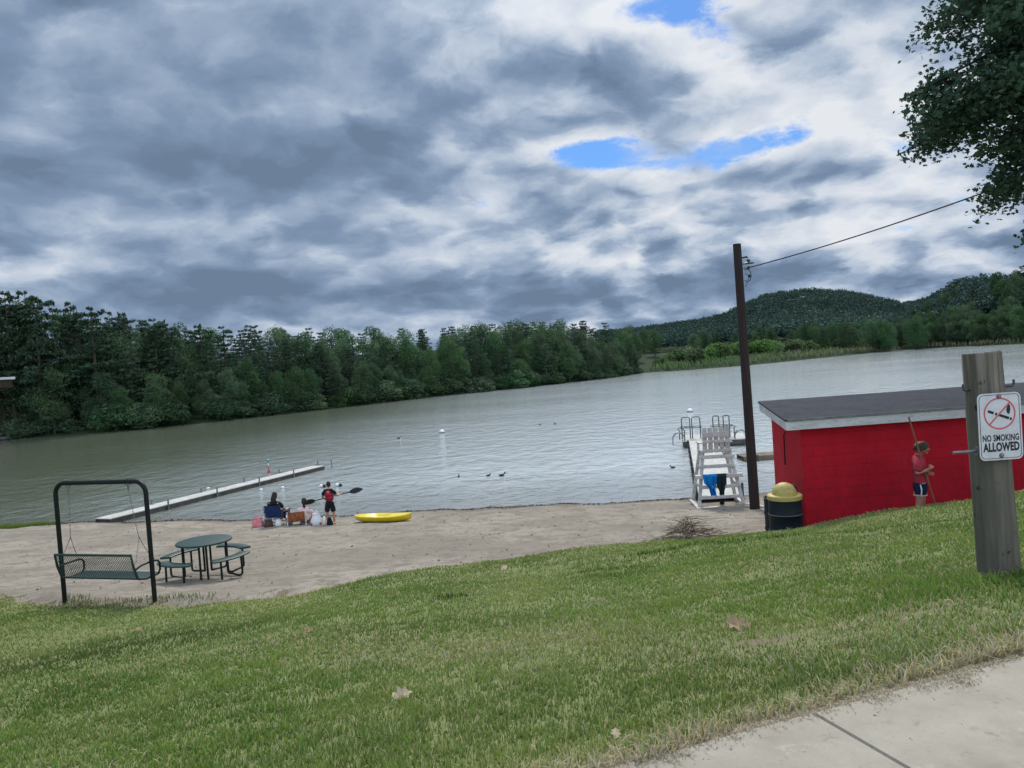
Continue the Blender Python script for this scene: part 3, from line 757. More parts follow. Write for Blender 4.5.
cols = np.where(isdry, cd, cols*np.array([.86, .96, .74]))*rng.uniform(.7, 1.3, (n, 1))*np.stack([rng.uniform(.85, 1.2, n), np.ones(n), rng.uniform(.7, 1.2, n)], 1)
swale_shade = np.exp(-((Y-(8.2+.9*(X+5)*.6))/.9)**2)*np.clip((-X-2.5)/1.5, 0, 1)
cols *= (1-.38*swale_shade)[:, None]  # shade of a dip painted into the blade colours, ground not lowered
lean = np.where(isdry[:, 0], 1.3, .75)
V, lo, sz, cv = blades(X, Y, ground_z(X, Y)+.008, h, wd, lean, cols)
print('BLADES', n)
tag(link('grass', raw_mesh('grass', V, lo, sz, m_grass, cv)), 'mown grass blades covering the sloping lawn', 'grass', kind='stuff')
# straw and clippings lying along the pavement edge
n = 14000; X = rng.uniform(-1.6, 4.4, n); Y = walk_edge(X) + rng.normal(size=n)*.055 + .07 - .15*vnoise(X, X*0+3, 3, 33)*vnoise(X, X*0+7, 11, 34)
V, lo, sz, cv = blades(X, Y, np.where(Y < walk_edge(X), 3.836, ground_z(X, Y)+.006), rng.uniform(.02, .05, n)*.35, rng.uniform(.003, .005, n), 3.5, np.array([[.52, .45, .31]])*rng.uniform(.45, 1.15, (n, 1)))
tag(link('straw', raw_mesh('straw', V, lo, sz, m_grass, cv)), 'dry straw and clippings along the pavement edge', 'straw', kind='stuff')
# weeds on the waterline and at the swing posts, tufts along the lawn edge
def tuft_field(name, label, X, Y, h, base, w_=.012):
    n = len(X)
    V, lo, sz, cv = blades(X, Y, ground_z(X, Y)-.01, h*rng.uniform(.5, 1.2, n), np.full(n, w_)*rng.uniform(.7, 1.3, n), .6, np.array([base])*rng.uniform(.65, 1.3, (n, 1)))
    tag(link(name, raw_mesh(name, V, lo, sz, m_grass, cv)), label, 'weeds', kind='stuff')
n = 5000; X = rng.uniform(-25, -18.6, n); Y = shore(X) - .35 - rng.uniform(0, 1, n)**1.5*.9
k_ = rng.uniform(size=n) < np.clip((-18.6-X)/1.2, 0, 1); tuft_field('shore_weeds', 'bright green weeds along the waterline at the far left of the beach', X[k_], Y[k_], .16, (.12, .18, .03), .02)
# ------------------------------------------------------------------ materials for things
M = {}
M['black_metal'] = surf('black_green_metal', (.008, .011, .010), (.012, .017, .015), 9, .5, .2)
M['green_coat'] = surf('dark_green_coating', (.016, .05, .042), (.011, .036, .031), 12, .5, .35, .2, 120)
M['grey_metal'] = surf('galvanised_metal', (.22, .23, .23), (.13, .135, .14), 9, .45, .5, metal=.4)
M['dark_metal'] = surf('dark_pipe_metal', (.035, .04, .045), (.06, .06, .06), 9, .5, .5)
M['white_paint'] = surf('weathered_white_paint', (.58, .57, .53), (.44, .43, .40), 3, .7, .3, .3, 40, c=(.34, .33, .30), stretch=(1, 1, 1))
M['dock_plank'] = surf('pale_dock_planks', (.56, .55, .50), (.43, .42, .38), 2.5, .85, .2, .4, 20, c=(.24, .23, .21))
M['dock_side'] = surf('dark_dock_side', (.10, .095, .085), (.055, .052, .048), 3, .85, .2, .4, 20)
M['tan_dock'] = surf('tan_dock_edge', (.22, .175, .12), (.13, .10, .07), 3, .85, .2, .3, 20)
M['creosote'] = surf('creosoted_wood', (.040, .030, .026), (.024, .018, .016), 5, .85, .25, .8, 18, stretch=(4, 4, .25))
M['black_rubber'] = surf('black_rubber', (.012, .012, .012), (.02, .02, .02), 9, .6, .3)

# round picnic table: wrought mesh reads as solid dark green top
TC = (-6.5, 15.6); tz = gz(*TC)
tab = empty('picnic_table', (TC[0], TC[1], tz), 'round dark green picnic table with four curved benches on the sand', 'picnic table', rz=R(6))
mb = MB(); mb.lathe([(.02, .765), (.50, .765), (.535, .758), (.545, .742), (.54, .722), (.52, .722), (.515, .738), (.02, .738)], 48)
mb.build('tabletop', M['green_coat'], tab)
for k in range(4):
    a0 = R(56+90*k); n = 14; prof = [(.675, .465), (.69, .475), (.89, .475), (.915, .465), (.915, .44), (.895, .435), (.69, .435), (.675, .445)]
    v = []; f = []; m = len(prof)
    for i in range(n+1):
        a = a0 + R(31)*(2*i/n-1)
        sq = 1 if 0 < i < n else .94
        for (r_, z_) in prof:
            rr = .80 + (r_-.80)*sq; v.append((rr*math.cos(a), rr*math.sin(a), z_))
    for i in range(n):
        for j in range(m): f.append((i*m+j, i*m+(j+1) % m, (i+1)*m+(j+1) % m, (i+1)*m+j))
    f += [tuple(range(m)), tuple(n*m+j for j in reversed(range(m)))]
    MB().add(v, f).build('bench', M['green_coat'], tab)
    for s in (-1, 1):
        a1 = a0 + R(19)*s; at_ = a0 + R(36)*s
        def P(r, a, z): return (r*math.cos(a), r*math.sin(a), z)
        pts = [P(.78, a1, .45), P(.79, a1, .12), P(.785, a1, .06), P(.76, a1, .028), P(.70, a1, .022), P(.50, at_, .022), P(.45, at_, .03), P(.425, at_, .06), P(.42, at_, .12), P(.42, at_, .73)]
        MB().tube(pts, .0215, 8).build('leg', M['black_metal'], tab)
mb = MB(); mb.tube([(.42*math.cos(R(a)), .42*math.sin(R(a)), .715) for a in range(0, 360, 12)], .016, 8, closed=True); mb.build('top_ring', M['black_metal'], tab)

# bench swing in a tube arch
L0, L1 = Vector((-7.90, 13.06, gz(-7.90, 13.06))), Vector((-6.09, 12.5, gz(-6.09, 12.5)))
mid = (L0+L1)/2; wv = L1-L0; hw = Vector((wv.x, wv.y)).length/2
sw = empty('bench_swing', mid, 'black tube arch with a hanging dark mesh bench at the lawn edge', 'swing', rz=math.atan2(wv.y, wv.x))
zl, zr = L0.z-mid.z, L1.z-mid.z; Hh = 2.03; rc = .2; arch = [(-hw, 0, zl-.25), (-hw, 0, zl+.9)]
arch += [(-hw+rc-rc*math.cos(R(a)), 0, Hh-rc+rc*math.sin(R(a))) for a in range(0, 91, 15)]
arch += [(hw-rc+rc*math.sin(R(a)), 0, Hh-rc+rc*math.cos(R(a))) for a in range(0, 91, 15)] + [(hw, 0, zr+.9), (hw, 0, zr-.25)]
MB().tube(arch, .038, 12).build('arch_frame', M['black_metal'], sw)
bx0, bx1 = -.66, .90
mb = MB()      # seat: shallow pan of mesh with a rolled edge
prof = [(-.27, .50), (-.2, .475), (0, .462), (.14, .47), (.2, .478), (.225, .46), (.21, .445), (.14, .45), (0, .442), (-.2, .455), (-.27, .48)]
mb.prism([(y_, z_) for y_, z_ in prof], bx0, bx1, lambda p, z: (z, p[0], p[1])); mb.build('seat', M['green_coat'], sw)
mb = MB(); N_ = 34
def bp(u, v_): return (bx0+(bx1-bx0)*u, -.27-.10*v_-.02*math.sin(v_*3), .50+.40*v_)
H_ = .40; W_ = bx1-bx0
for k in range(-12, N_+1):
    u0 = k/N_; du = H_/W_
    for sgn in (1, -1):
        ua, ub = (u0, u0+du) if sgn > 0 else (u0+du, u0); va, vb = 0., 1.
        if ua < 0 and ub < 0 or ua > 1 and ub > 1: continue
        def clipu(ua, va, ub, vb):
            if ua < 0: va += (vb-va)*(0-ua)/(ub-ua); ua = 0
            if ua > 1: va += (vb-va)*(1-ua)/(ub-ua); ua = 1
            return ua, va
        A = clipu(ua, va, ub, vb); B = clipu(ub, vb, ua, va)
        if abs(A[0]-B[0]) < 1e-3: continue
        mb.tube([bp(*A), bp((A[0]+B[0])/2, (A[1]+B[1])/2), bp(*B)], .0045, 4, cap=False)
mb.tube([bp(0, 0), bp(0, .5), bp(0, 1), bp(1, 1), bp(1, .5), bp(1, 0)], .021, 8)
mb.build('backrest', M['green_coat'], sw)
for x_ in (bx0-.02, bx1+.02):
    MB().tube([(x_, -.31, .66), (x_, -.2, .695), (x_, .06, .70), (x_, .16, .685), (x_, .205, .63), (x_, .20, .52), (x_, .15, .46), (x_, -.1, .45), (x_, -.27, .49)], .017, 8).build('armrest', M['black_metal'], sw)
for x_, xb in ((-.66, bx0-.02), (.60, bx1+.02)):
    mb = MB(); mb.tube([(x_-.045, 0, Hh-.06), (x_-.045, 0, Hh+.055), (x_+.045, 0, Hh+.055), (x_+.045, 0, Hh-.06)], .014, 6); mb.tube([(x_, 0, Hh-.05), (x_, 0, Hh-.14)], .017, 6); mb.build('hanger', M['grey_metal'], sw)
    mb = MB(); kx = x_*.5+xb*.5
    knot = (kx, -.03, 1.12)
    for (p_, q_) in (((x_, 0, Hh-.12), knot), (knot, (xb, .12, .70)), (knot, (xb, -.33, .74))):
        pts = [tuple(Vector(p_).lerp(Vector(q_), t_)+Vector((0, 0, -.05*math.sin(PI*t_)))) for t_ in np.linspace(0, 1, 22)]
        mb.tube(pts, [.0075 if i % 2 else .0035 for i in range(22)], 5, cap=False)
    mb.build('chain', M['grey_metal'], sw)

# kayak drawn up on the sand
M['yellow_plastic'] = surf('yellow_plastic', (.72, .56, .018), (.62, .46, .012), 3, .4, .4, .1, 40, c=(.50, .37, .015))
A, B = Vector((-5.66, 26.15, 0)), Vector((-3.68, 25.5, 0)); c_ = (A+B)/2; kl = (B-A).length/2
ky = empty('kayak', (c_.x, c_.y, gz(c_.x, c_.y)-.01), 'small yellow kayak lying on the sand at the water edge', 'kayak', rz=math.atan2(B.y-A.y, B.x-A.x))
v = []; f = []; n = 26; m = 18
for i in range(n+1):
    u = -1 + 2*i/n; wd = .36*max(0, 1-abs(u)**2.6)**.6 + .012
    keel = .02 + .10*abs(u)**4; deck = .225 + .045*u*u*(1 if u > 0 else .4) + .03*max(0, u)**3
    for j in range(m):
        a = 2*PI*j/m; y_ = wd*math.copysign(abs(math.cos(a))**.75, math.cos(a)); sn = math.sin(a)
        if sn >= 0:
            z_ = deck - .0 + .03*sn*(1-abs(u)**3)
            well = .12*math.exp(-((u+.12)/.33)**4)*max(0, 1-(abs(y_)/max(wd*.72, .01))**4)
            z_ -= well
        else: z_ = deck - (deck-keel)*abs(sn)**.8
        v.append((u*kl*(1.02), y_, z_))
for i in range(n):
    for j in range(m): f.append((i*m+j, i*m+(j+1) % m, (i+1)*m+(j+1) % m, (i+1)*m+j))
f += [tuple(range(m-1, -1, -1)), tuple(n*m+j for j in range(m))]
MB().add(v, f).build('hull', M['yellow_plastic'], ky, angle=60)
for s in (-1, 1):
    mb = MB(); mb.tube([(s*.93, -.05, .30+.06*(s > 0)), (s*.95, -.04, .34+.06*(s > 0)), (s*.95, .04, .34+.06*(s > 0)), (s*.93, .05, .30+.06*(s > 0))], .012, 6); mb.build('handle', M['black_rubber'], ky)

# floating walkway on the left
a_, b_ = Vector((-16.95, 31.0, .2)), Vector((-11.45, 44.1, .2)); dv = b_-a_; Lw = dv.length
dk = empty('floating_walkway', (a_.x, a_.y, 0), 'long narrow pale floating walkway reaching diagonally out from the left beach', 'dock', rz=math.atan2(dv.y, dv.x))
nsec = 5
for k in range(nsec):
    x0, x1 = Lw*k/nsec+.02, Lw*(k+1)/nsec-.02
    mb = MB()
    npl = 20
    for j in range(npl):
        w_ = (x1-x0)/npl; mb.box((x0+w_*(j+.5), 0, .21), (w_-.012, .86, .035))
    mb.build('deck_section', M['dock_plank'], dk, smooth=False)
    mb = MB(); mb.box(((x0+x1)/2, -.41, .08), (x1-x0, .05, .2)); mb.box(((x0+x1)/2, .41, .08), (x1-x0, .05, .2)); mb.box(((x0+x1)/2, 0, .06), (x1-x0-.1, .74, .18)); mb.build('float', M['dock_side'], dk, smooth=False)
for k, x_ in enumerate((2.9, 5.8, 8.7, 11.4, 14.8)):
    MB().tube([(x_, -.49, -1.6), (x_, -.49, .48)], .035, 8).build('pile', M['grey_metal'], dk)
    MB().tube([(x_, .49, -1.6), (x_, .49, .46)], .035, 8).build('pile', M['grey_metal'], dk)

# swimming dock with end platform
a_ = Vector((6.0+.75, 25.7, 0)); th = math.atan2(42-26.15, 9.41-6.05)
sd = empty('swim_dock', (a_.x, a_.y, 0), 'white swimming dock running out behind the tall white lifeguard chair', 'dock', rz=th)
Ld = 16.6
def planks(mb, x0, x1, y0, y1, z, w_=.16):
    n_ = int((x1-x0)/w_)
    for j in range(n_): mb.box((x0+(j+.5)*(x1-x0)/n_, (y0+y1)/2, z), ((x1-x0)/n_-.012, y1-y0, .04))
mb = MB(); planks(mb, .0, Ld, -.72, .72, .36); mb.build('walkway', M['dock_plank'], sd, smooth=False)
mb = MB()
for s in (-1, 1): mb.box((Ld/2, s*.7, .23), (Ld, .06, .22))
mb.build('side_beam', M['dock_side'], sd, smooth=False)
for j in range(9):
    for s in (-1, 1):
        MB().tube([(1.0+j*1.95, s*.78, -1.8), (1.0+j*1.95, s*.78, .42+(.25 if j < 2 else .0))], .045, 8).build('pile', M['dark_metal'], sd)
mb = MB(); planks(mb, Ld+.02, Ld+2.9, -2.35, 1.05, .37); mb.build('end_platform', M['dock_plank'], sd, smooth=False)
mb = MB()
for y_ in (-2.33, 1.03): mb.box((Ld+1.46, y_, .22), (2.88, .06, .24))
mb.box((Ld+.03, -.65, .22), (.05, 3.3, .24)); mb.box((Ld+2.87, -.65, .22), (.05, 3.3, .24)); mb.build('platform_beam', M['dock_side'], sd, smooth=False)
# side arm of the dock behind the shed
sa = empty('side_dock', (10.55, 36.25, 0), 'low tan edged dock arm running right towards the red shed', 'dock', rz=R(1))
mb = MB(); planks(mb, 0, 12.5, -.5, .5, .20, .2); mb.build('deck', M['tan_dock'], sa, smooth=False)
mb = MB(); mb.box((6.25, -.53, .12), (12.5, .06, .22)); mb.box((6.25, .53, .12), (12.5, .06, .22)); mb.build('edge_beam', M['tan_dock'], sa, smooth=False)
for j in range(5): MB().tube([(.6+j*2.8, -.66, -1.8), (.6+j*2.8, -.66, .30)], .05, 8).build('pile', M['dark_metal'], sa)
# ladder rails on the platform
def ladder(cx, name, label, sy):
    # local: x along the dock (away), y to the left; stands on the platform
    r_ = empty(name, (0, 0, 0), label, 'dock ladder', 'ladders on the swimming dock', rz=th)
    o_ = Vector((a_.x, a_.y, 0)) + Matrix.Rotation(th, 3, 'Z') @ Vector((Ld+1.1, cx, .385)); r_.location = o_
    for y_ in (-.28, .28):
        mb = MB(); w_ = .225 if sy > 0 else .16
        mb.tube([(0, y_-w_, 0), (0, y_-w_, 1.15), (0, y_-w_+.06, 1.22), (0, y_+w_-.06, 1.22), (0, y_+w_, 1.15), (0, y_+w_, 0)], .03, 8); mb.build('hand_loop', M['dark_metal'], r_)
    mb = MB()
    for z_ in (.62, .70): mb.box((.02, 0, z_), (.16, 1.2, .03))
    mb.build('step', M['dark_metal'], r_, smooth=False)
    mb = MB()
    for y_ in (.0, -.28*sy):
        mb.tube([(-.25, sy*.66+y_, .0), (-.25, sy*.66+y_, .52), (-.25, sy*.74+y_, .62), (-.15, sy*.62+y_, .66), (-.02, sy*.56+y_, .64)], .028, 8)
    mb.build('side_rail', M['dark_metal'], r_)
    mb = MB(); cy = sy*.72 if sy > 0 else -.95
    pts = [(-1.0, cy-.32, -.1)] + [(-1.0, cy-.32*math.cos(R(q)), .10+.34*math.sin(R(q))) for q in range(0, 181, 20)] + [(-1.0, cy+.32, -.2)]
    mb.tube(pts, .026, 8); pts2 = [(p_[0]+.45, p_[1], p_[2]) for p_ in pts]; mb.tube(pts2, .026, 8); mb.build('water_rail', M['grey_metal'], r_)
ladder(.55, 'dock_ladder', 'dark pipe ladder rails on the left side of the dock platform', 1)
ladder(-1.1, 'dock_ladder', 'dark pipe ladder rails on the right side of the dock platform nearest the pole', -1)

# lifeguard chair seen from behind
lg = empty('lifeguard_chair', (6.45, 25.0, gz(6.45, 25.0)), 'tall white wooden lifeguard chair standing on the sand facing the lake', 'lifeguard chair', rz=R(-4)); lg.scale = (1, 1, 1.06)
for sx in (-1, 1):
    for (yb, yt) in ((-.62, -.22), (.62, .38)):
        MB().beam((sx*.72, yb, -.06), (sx*.42, yt, 1.66), .10, .10, (0, 1, 0), .01).build('leg', M['white_paint'], lg, angle=30)
    mb = MB(); mb.beam((sx*.75, -.72, .03), (sx*.75, .72, .03), .12, .07, bev=.01); mb.build('skid', M['white_paint'], lg, angle=30)
    mb = MB(); mb.beam((sx*.50, -.38, 1.15), (sx*.50, .52, 1.15), .04, .10, bev=.006); mb.beam((sx*.60, -.52, .62), (sx*.60, .58, .62), .04, .10, bev=.006); mb.build('side_brace', M['white_paint'], lg, angle=30)
    mb = MB(); mb.beam((sx*.47, -.30, 1.93), (sx*.47, .42, 1.90), .12, .035, bev=.008); mb.beam((sx*.46, .36, 1.6), (sx*.46, .36, 1.9), .07, .07, bev=.006); mb.build('armrest', M['white_paint'], lg, angle=30)
for i, (z_, hw_) in enumerate(((.32, .66), (.62, .62), (.93, .74), (1.22, .52), (1.50, .56))):
    y_ = -.64+.235*z_*1.02
    mb = MB(); mb.box((0, y_-.03, z_), (hw_*2, .20 if i == 2 else .09, .10 if i != 2 else .11), None, .008); mb.build('rung', M['white_paint'], lg, angle=30)
mb = MB(); mb.box((0, -.74, .03), (1.62, .16, .05), None, .006); mb.build('base_board', M['white_paint'], lg, angle=30)
mb = MB()
for j in range(6): mb.box((0, -.26+j*.125, 1.66), (.98, .115, .03), None, .004)
mb.build('seat', M['white_paint'], lg, angle=30)
mb = MB()
for j in range(5):
    mb.box((-.36+.18*j, -.30-.05, 2.02), (.15, .025, .78), (R(6), 0, 0), .01)
mb.build('backrest_slat', M['white_paint'], lg, angle=30)
mb = MB()
for z_, h_, w_ in ((1.70, .10, .92), (1.98, .085, .88), (2.19, .17, .85)):
    mb.box((0, -.325-.085*(z_-1.66)-.045, z_), (w_, .022, h_), (R(6), 0, 0), .004)
mb.build('backrest_rail', M['white_paint'], lg, angle=30)
# towel and jacket hung on the rung
def cloth(name, mat, label, cat, x0, w_, drop, seed, legs=None):
    g = np.random.default_rng(seed); o_ = empty(name, lg.location, label, cat, rz=R(-4)); o_.scale = (1, 1, 1.06); v = []; f = []; nu, nv = 22, 26
    zt = .995; yb = -.56
    for i in range(nv+1):
        q = i/nv
        for j in range(nu+1):
            u = j/nu*2-1; fold = .028*math.sin(u*7+seed)*(.3+q) + .018*math.sin(u*13+seed*2+q*3)
            if q < .12: y_ = yb + .16*(1-q/.12)-.02; z_ = zt
            else: y_ = yb - .045 - fold - .02*math.sin(q*6+u*2); z_ = zt - (q-.12)/.88*drop*(1 - (.30 if legs is None else 0)*max(0, abs(u+.1)-.55)*1.5)
            wq = w_*(1-.16*q*abs(math.sin(seed+q*4))) * (1 if legs is None else np.interp(q, [0, .45, .6, 1], [1, .95, .5, .4]))
            v.append((x0 + u*wq/2 + (0 if legs is None else legs*max(0, q-.4)), y_, z_))
    for i in range(nv):
        for j in range(nu): f.append((i*(nu+1)+j, i*(nu+1)+j+1, (i+1)*(nu+1)+j+1, (i+1)*(nu+1)+j))
    ob = MB().add(v, f).build('fabric', mat, o_, angle=80); md = ob.modifiers.new('thick', 'SOLIDIFY'); md.thickness = .012
    return o_
M['blue_towel'] = surf('bright_blue_towel', (.010, .24, .62), (.008, .16, .45), 14, .9, .1, .5, 160)
M['dark_cloth'] = surf('dark_teal_cloth', (.012, .026, .03), (.02, .036, .04), 14, .85, .15, .4, 120)
cloth('towel', M['blue_towel'], 'bright blue towel hung over a rung of the white lifeguard chair', 'towel', -.30, .46, .66, 2, legs=.12)
cloth('jacket', M['dark_cloth'], 'dark jacket with a long hanging sleeve beside the blue towel', 'jacket', .05, .34, .92, 5, legs=-.06)
# plank leaning out from the chair foot
o = MB().beam((6.95, 23.75, gz(6.95, 23.75)+.12), (7.35, 23.15, gz(7.35, 23.15)+.03), .14, .035, bev=.006).build('plank', M['dock_plank'])
tag(o, 'loose weathered plank at the right foot of the lifeguard chair', 'plank')

# buoys and birds on the water
M['white_plastic'] = surf('white_plastic', (.78, .78, .76), (.66, .66, .64), 6, .4, .4)
M['red_plastic'] = surf('red_plastic', (.42, .10, .09), (.34, .08, .07), 6, .4, .4)
M['teal_plastic'] = surf('teal_plastic', (.05, .33, .33), (.04, .25, .26), 6, .4, .4)
def buoy(x, y, r, label, group=None):
    b = empty('buoy', (x, y, 0), label, 'buoy', group)
    MB().ell((0, 0, r*.35), (r, r, r*.82), 20, 12).build('float', M['white_plastic'], b)
    MB().lathe([(r*1.01, -.02), (r*1.03, .03), (r*1.0, .08)], 20, (0, 0, r*.05)).build('band', M['grey_metal'], b)
buoy(-6.0, 62.75, .24, 'white ball buoy floating in the middle of the lake left of centre')
buoy(15.22, 66.43, .26, 'white ball buoy floating beyond the end of the swimming dock')
for (x, y, lb) in ((-9.5, 36.9, 'small white float just left of the standing paddler'), (-8.72, 36.9, 'small white float just right of the standing paddler')):
    b = empty('swim_float', (x, y, 0), lb, 'float', 'white floats on the swim line'); b.scale = (.75, .75, .75)
    MB().ell((-.04, 0, .1), (.13, .13, .11), 14, 9).build('float', M['white_plastic'], b)
    MB().lathe([(.05, -.05), (.10, -.02), (.10, .1), (.06, .14)], 12, (.17, 0, .03)).build('weight', M['black_rubber'], b)
for (x, y, lb) in ((-15.9, 39.2, 'tiny white float near the middle of the long left walkway'), (-12.6, 37.4, 'leftmost tiny white float beyond the seated people'), (-11.6, 37.6, 'tiny white float beyond the seated people at right')):
    b = MB().ell((0, 0, .03), (.09, .09, .06), 12, 8).build('swim_float', M['white_plastic']); b.location = (x, y, 0); tag(b, lb, 'float', 'white floats on the swim line')
b = empty('marker_buoy', (-14.32, 44.1, 0), 'thin red and teal marker buoy standing beyond the long walkway', 'buoy'); b.scale = (.62, .62, .75)
MB().lathe([(.02, -.1), (.14, -.02), (.15, .12), (.05, .3), (.03, .55)], 14).build('float', M['red_plastic'], b)
MB().lathe([(.03, .55), (.05, .56), (.05, .78), (.03, .8)], 12).build('collar', M['white_plastic'], b)
MB().lathe([(.03, .8), (.12, .84), (.13, 1.0), (.02, 1.08)], 12).build('top_mark', M['teal_plastic'], b)
M['duck'] = surf('dark_feathers', (.03, .026, .022), (.06, .05, .04), 20, .7, .2)
for (x, y, a, lb) in ((-.78, 36.55, 10, 'dark duck with a white breast swimming near the shore in mid lake'), (7.14, 35.3, 170, 'dark duck swimming just left of the swimming dock'), (2.09, 63.9, 30, 'far dark duck on the sunlit water left of its twin'), (3.34, 63.8, 200, 'far dark duck on the sunlit water right of its twin'), (-2.9, 37.2, 90, 'small dark duck trailing left of the white breasted duck'), (-1.45, 36.85, 20, 'small dark duck close behind the white breasted duck'), (-9.2, 60.5, 15, 'far duck on the rippled water below the white ball buoy')):
    d = empty('duck', (x, y, 0), lb, 'duck', 'ducks on the lake', R(a)); d.scale = (.55, .55, .55) if 'white' not in lb or 'behind' in lb or 'trailing' in lb else (.75, .75, .75)
    mb = MB(); mb.ell((0, 0, .05), (.19, .10, .095), 14, 10, dent=lambda p: 1+.25*max(0, -p.x)**3*(p.z > 0)); mb.tube([(.12, 0, .08), (.17, 0, .15), (.185, 0, .2)], [.055, .04, .04], 8); mb.ell((.2, 0, .225), (.055, .04, .042), 10, 8); mb.build('body', M['duck'], d, angle=80)
    MB().ell((.265, 0, .215), (.035, .016, .009), 8, 6).build('bill', M['tan_dock'], d)
    if 'white' in lb and 'breasted' not in lb: MB().ell((.13, 0, .05), (.075, .085, .075), 10, 8).build('breast', M['white_plastic'], d)

# ------------------------------------------------------------------ red shed
m, t, p = new_mat('red_painted_block'); M['red_wall'] = m; v = t.obj(); x, y, z = t.sep(v)
br = t.n('ShaderNodeTexBrick'); t.put(br.inputs['Vector'], t.comb(t.m('ADD', x, t.m('MULTIPLY', y, .98)), z, 0)); br.inputs['Scale'].default_value = 1
br.inputs['Brick Width'].default_value = .41; br.inputs['Row Height'].default_value = .205; br.inputs['Mortar Size'].default_value = .007; br.inputs['Mortar Smooth'].default_value = .3
n_ = t.noise(v, 2.2, 5, .65); fine = t.noise(v, 22, 4, .7)
c = t.mix(t.mapr(n_, .3, .7), (.55, .015, .030), (.45, .012, .025)); c = t.mix(t.mapr(fine, .58, .8), c, (.35, .010, .026))
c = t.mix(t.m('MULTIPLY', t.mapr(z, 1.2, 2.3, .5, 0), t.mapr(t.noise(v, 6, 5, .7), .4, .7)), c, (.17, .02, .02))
c = t.mix(t.m('MULTIPLY', br.outputs['Fac'], .35), c, (.22, .008, .02)); c = t.mix(t.mapr(t.noise(t.vm('MULTIPLY', v, (5, 5, .5)), 2.0, 5, .6), .60, .75), c, (.40, .03, .05))
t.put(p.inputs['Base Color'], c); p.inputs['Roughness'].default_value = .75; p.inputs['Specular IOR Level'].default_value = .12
hgt = t.m('ADD', t.m('MULTIPLY', br.outputs['Fac'], -.35), t.m('MULTIPLY', fine, .25)); t.put(p.inputs['Normal'], t.bump(hgt, .45, .012))
M['shingle'] = surf('dark_roof_felt', (.030, .033, .042), (.045, .048, .058), 3, .9, .15, .5, 90, c=(.02, .022, .03))
M['fascia'] = surf('white_fascia_board', (.66, .65, .63), (.52, .51, .5), 2.2, .7, .2, c=(.36, .35, .33), stretch=(1, 1, 5))
shed = empty('red_shed', (5.3, 14.25, 1.2), 'long low red painted block shed with a dark flat roof and white trim', 'shed')
S0 = Vector((5.3, 14.25, 1.2))
plan = [(5.29, 14.25), (13.0, 14.42), (13.4, 16.9), (5.62, 16.8)]
mb = MB(); zt_ = [3.86, 3.86, 4.06, 4.06]
v_ = [Vector((x_, y_, 1.0))-S0 for x_, y_ in plan] + [Vector((x_, y_, z_))-S0 for (x_, y_), z_ in zip(plan, zt_)]
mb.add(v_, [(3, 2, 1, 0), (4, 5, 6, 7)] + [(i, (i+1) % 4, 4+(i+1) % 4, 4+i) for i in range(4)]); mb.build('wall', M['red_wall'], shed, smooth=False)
rp = [(4.91, 13.95, 4.00), (13.3, 14.2, 4.00), (13.8, 17.15, 4.15), (5.41, 17.0, 4.15)]
mb = MB(); top_ = [Vector(q)-S0 for q in rp]; bot_ = [q-Vector((0, 0, .03)) for q in top_]
mb.add(bot_+top_, [(3, 2, 1, 0), (4, 5, 6, 7)] + [(i, (i+1) % 4, 4+(i+1) % 4, 4+i) for i in range(4)]); roof = mb.build('roof', M['shingle'], shed, smooth=False)
mb = MB()   # soffit + fascia boards under the roof edge
def inset(q, d, dz): 
    c_ = sum((Vector(w_) for w_ in rp), Vector())/4; u = (Vector(q)-c_); u.z = 0; u.normalize(); return Vector(q) - u*d + Vector((0, 0, dz)) - S0
for i in range(4):
    P0_, P1_ = inset(rp[i], .02, -.033), inset(rp[(i+1) % 4], .02, -.033); Q0, Q1 = inset(rp[i], .06, -.033), inset(rp[(i+1) % 4], .06, -.033); dz_ = Vector((0, 0, -.165))
    mb.add([P0_, P1_, Q1, Q0, P0_+dz_, P1_+dz_, Q1+dz_, Q0+dz_], [(0, 1, 2, 3), (7, 6, 5, 4), (0, 4, 5, 1), (1, 5, 6, 2), (2, 6, 7, 3), (3, 7, 4, 0)])
mb.build('fascia', M['fascia'], roof, smooth=False)
mb = MB(); mb.add([inset(q, .062, -.155) for q in rp], [(3, 2, 1, 0)]); mb.build('soffit', M['fascia'], roof, smooth=False)
# drip edge strip lying on the roof front
mb = MB(); mb.beam(Vector((4.95, 13.935, 3.985))-S0, Vector((13.3, 14.185, 3.985))-S0, .012, .045); mb.build('drip_edge', M['grey_metal'], roof, smooth=False)
# conduit on the left wall
mb = MB(); q0 = Vector((5.285, 14.25, 0)).lerp(Vector((5.615, 16.8, 0)), .42) - S0
mb.tube([(q0.x-.02, q0.y, 3.88-1.2), (q0.x-.03, q0.y-.1, 3.70-1.2), (q0.x-.035, q0.y+.1, 3.55-1.2), (q0.x-.035, q0.y+.12, 2.95-1.2)], .014, 6); mb.build('conduit', M['black_rubber'], shed)
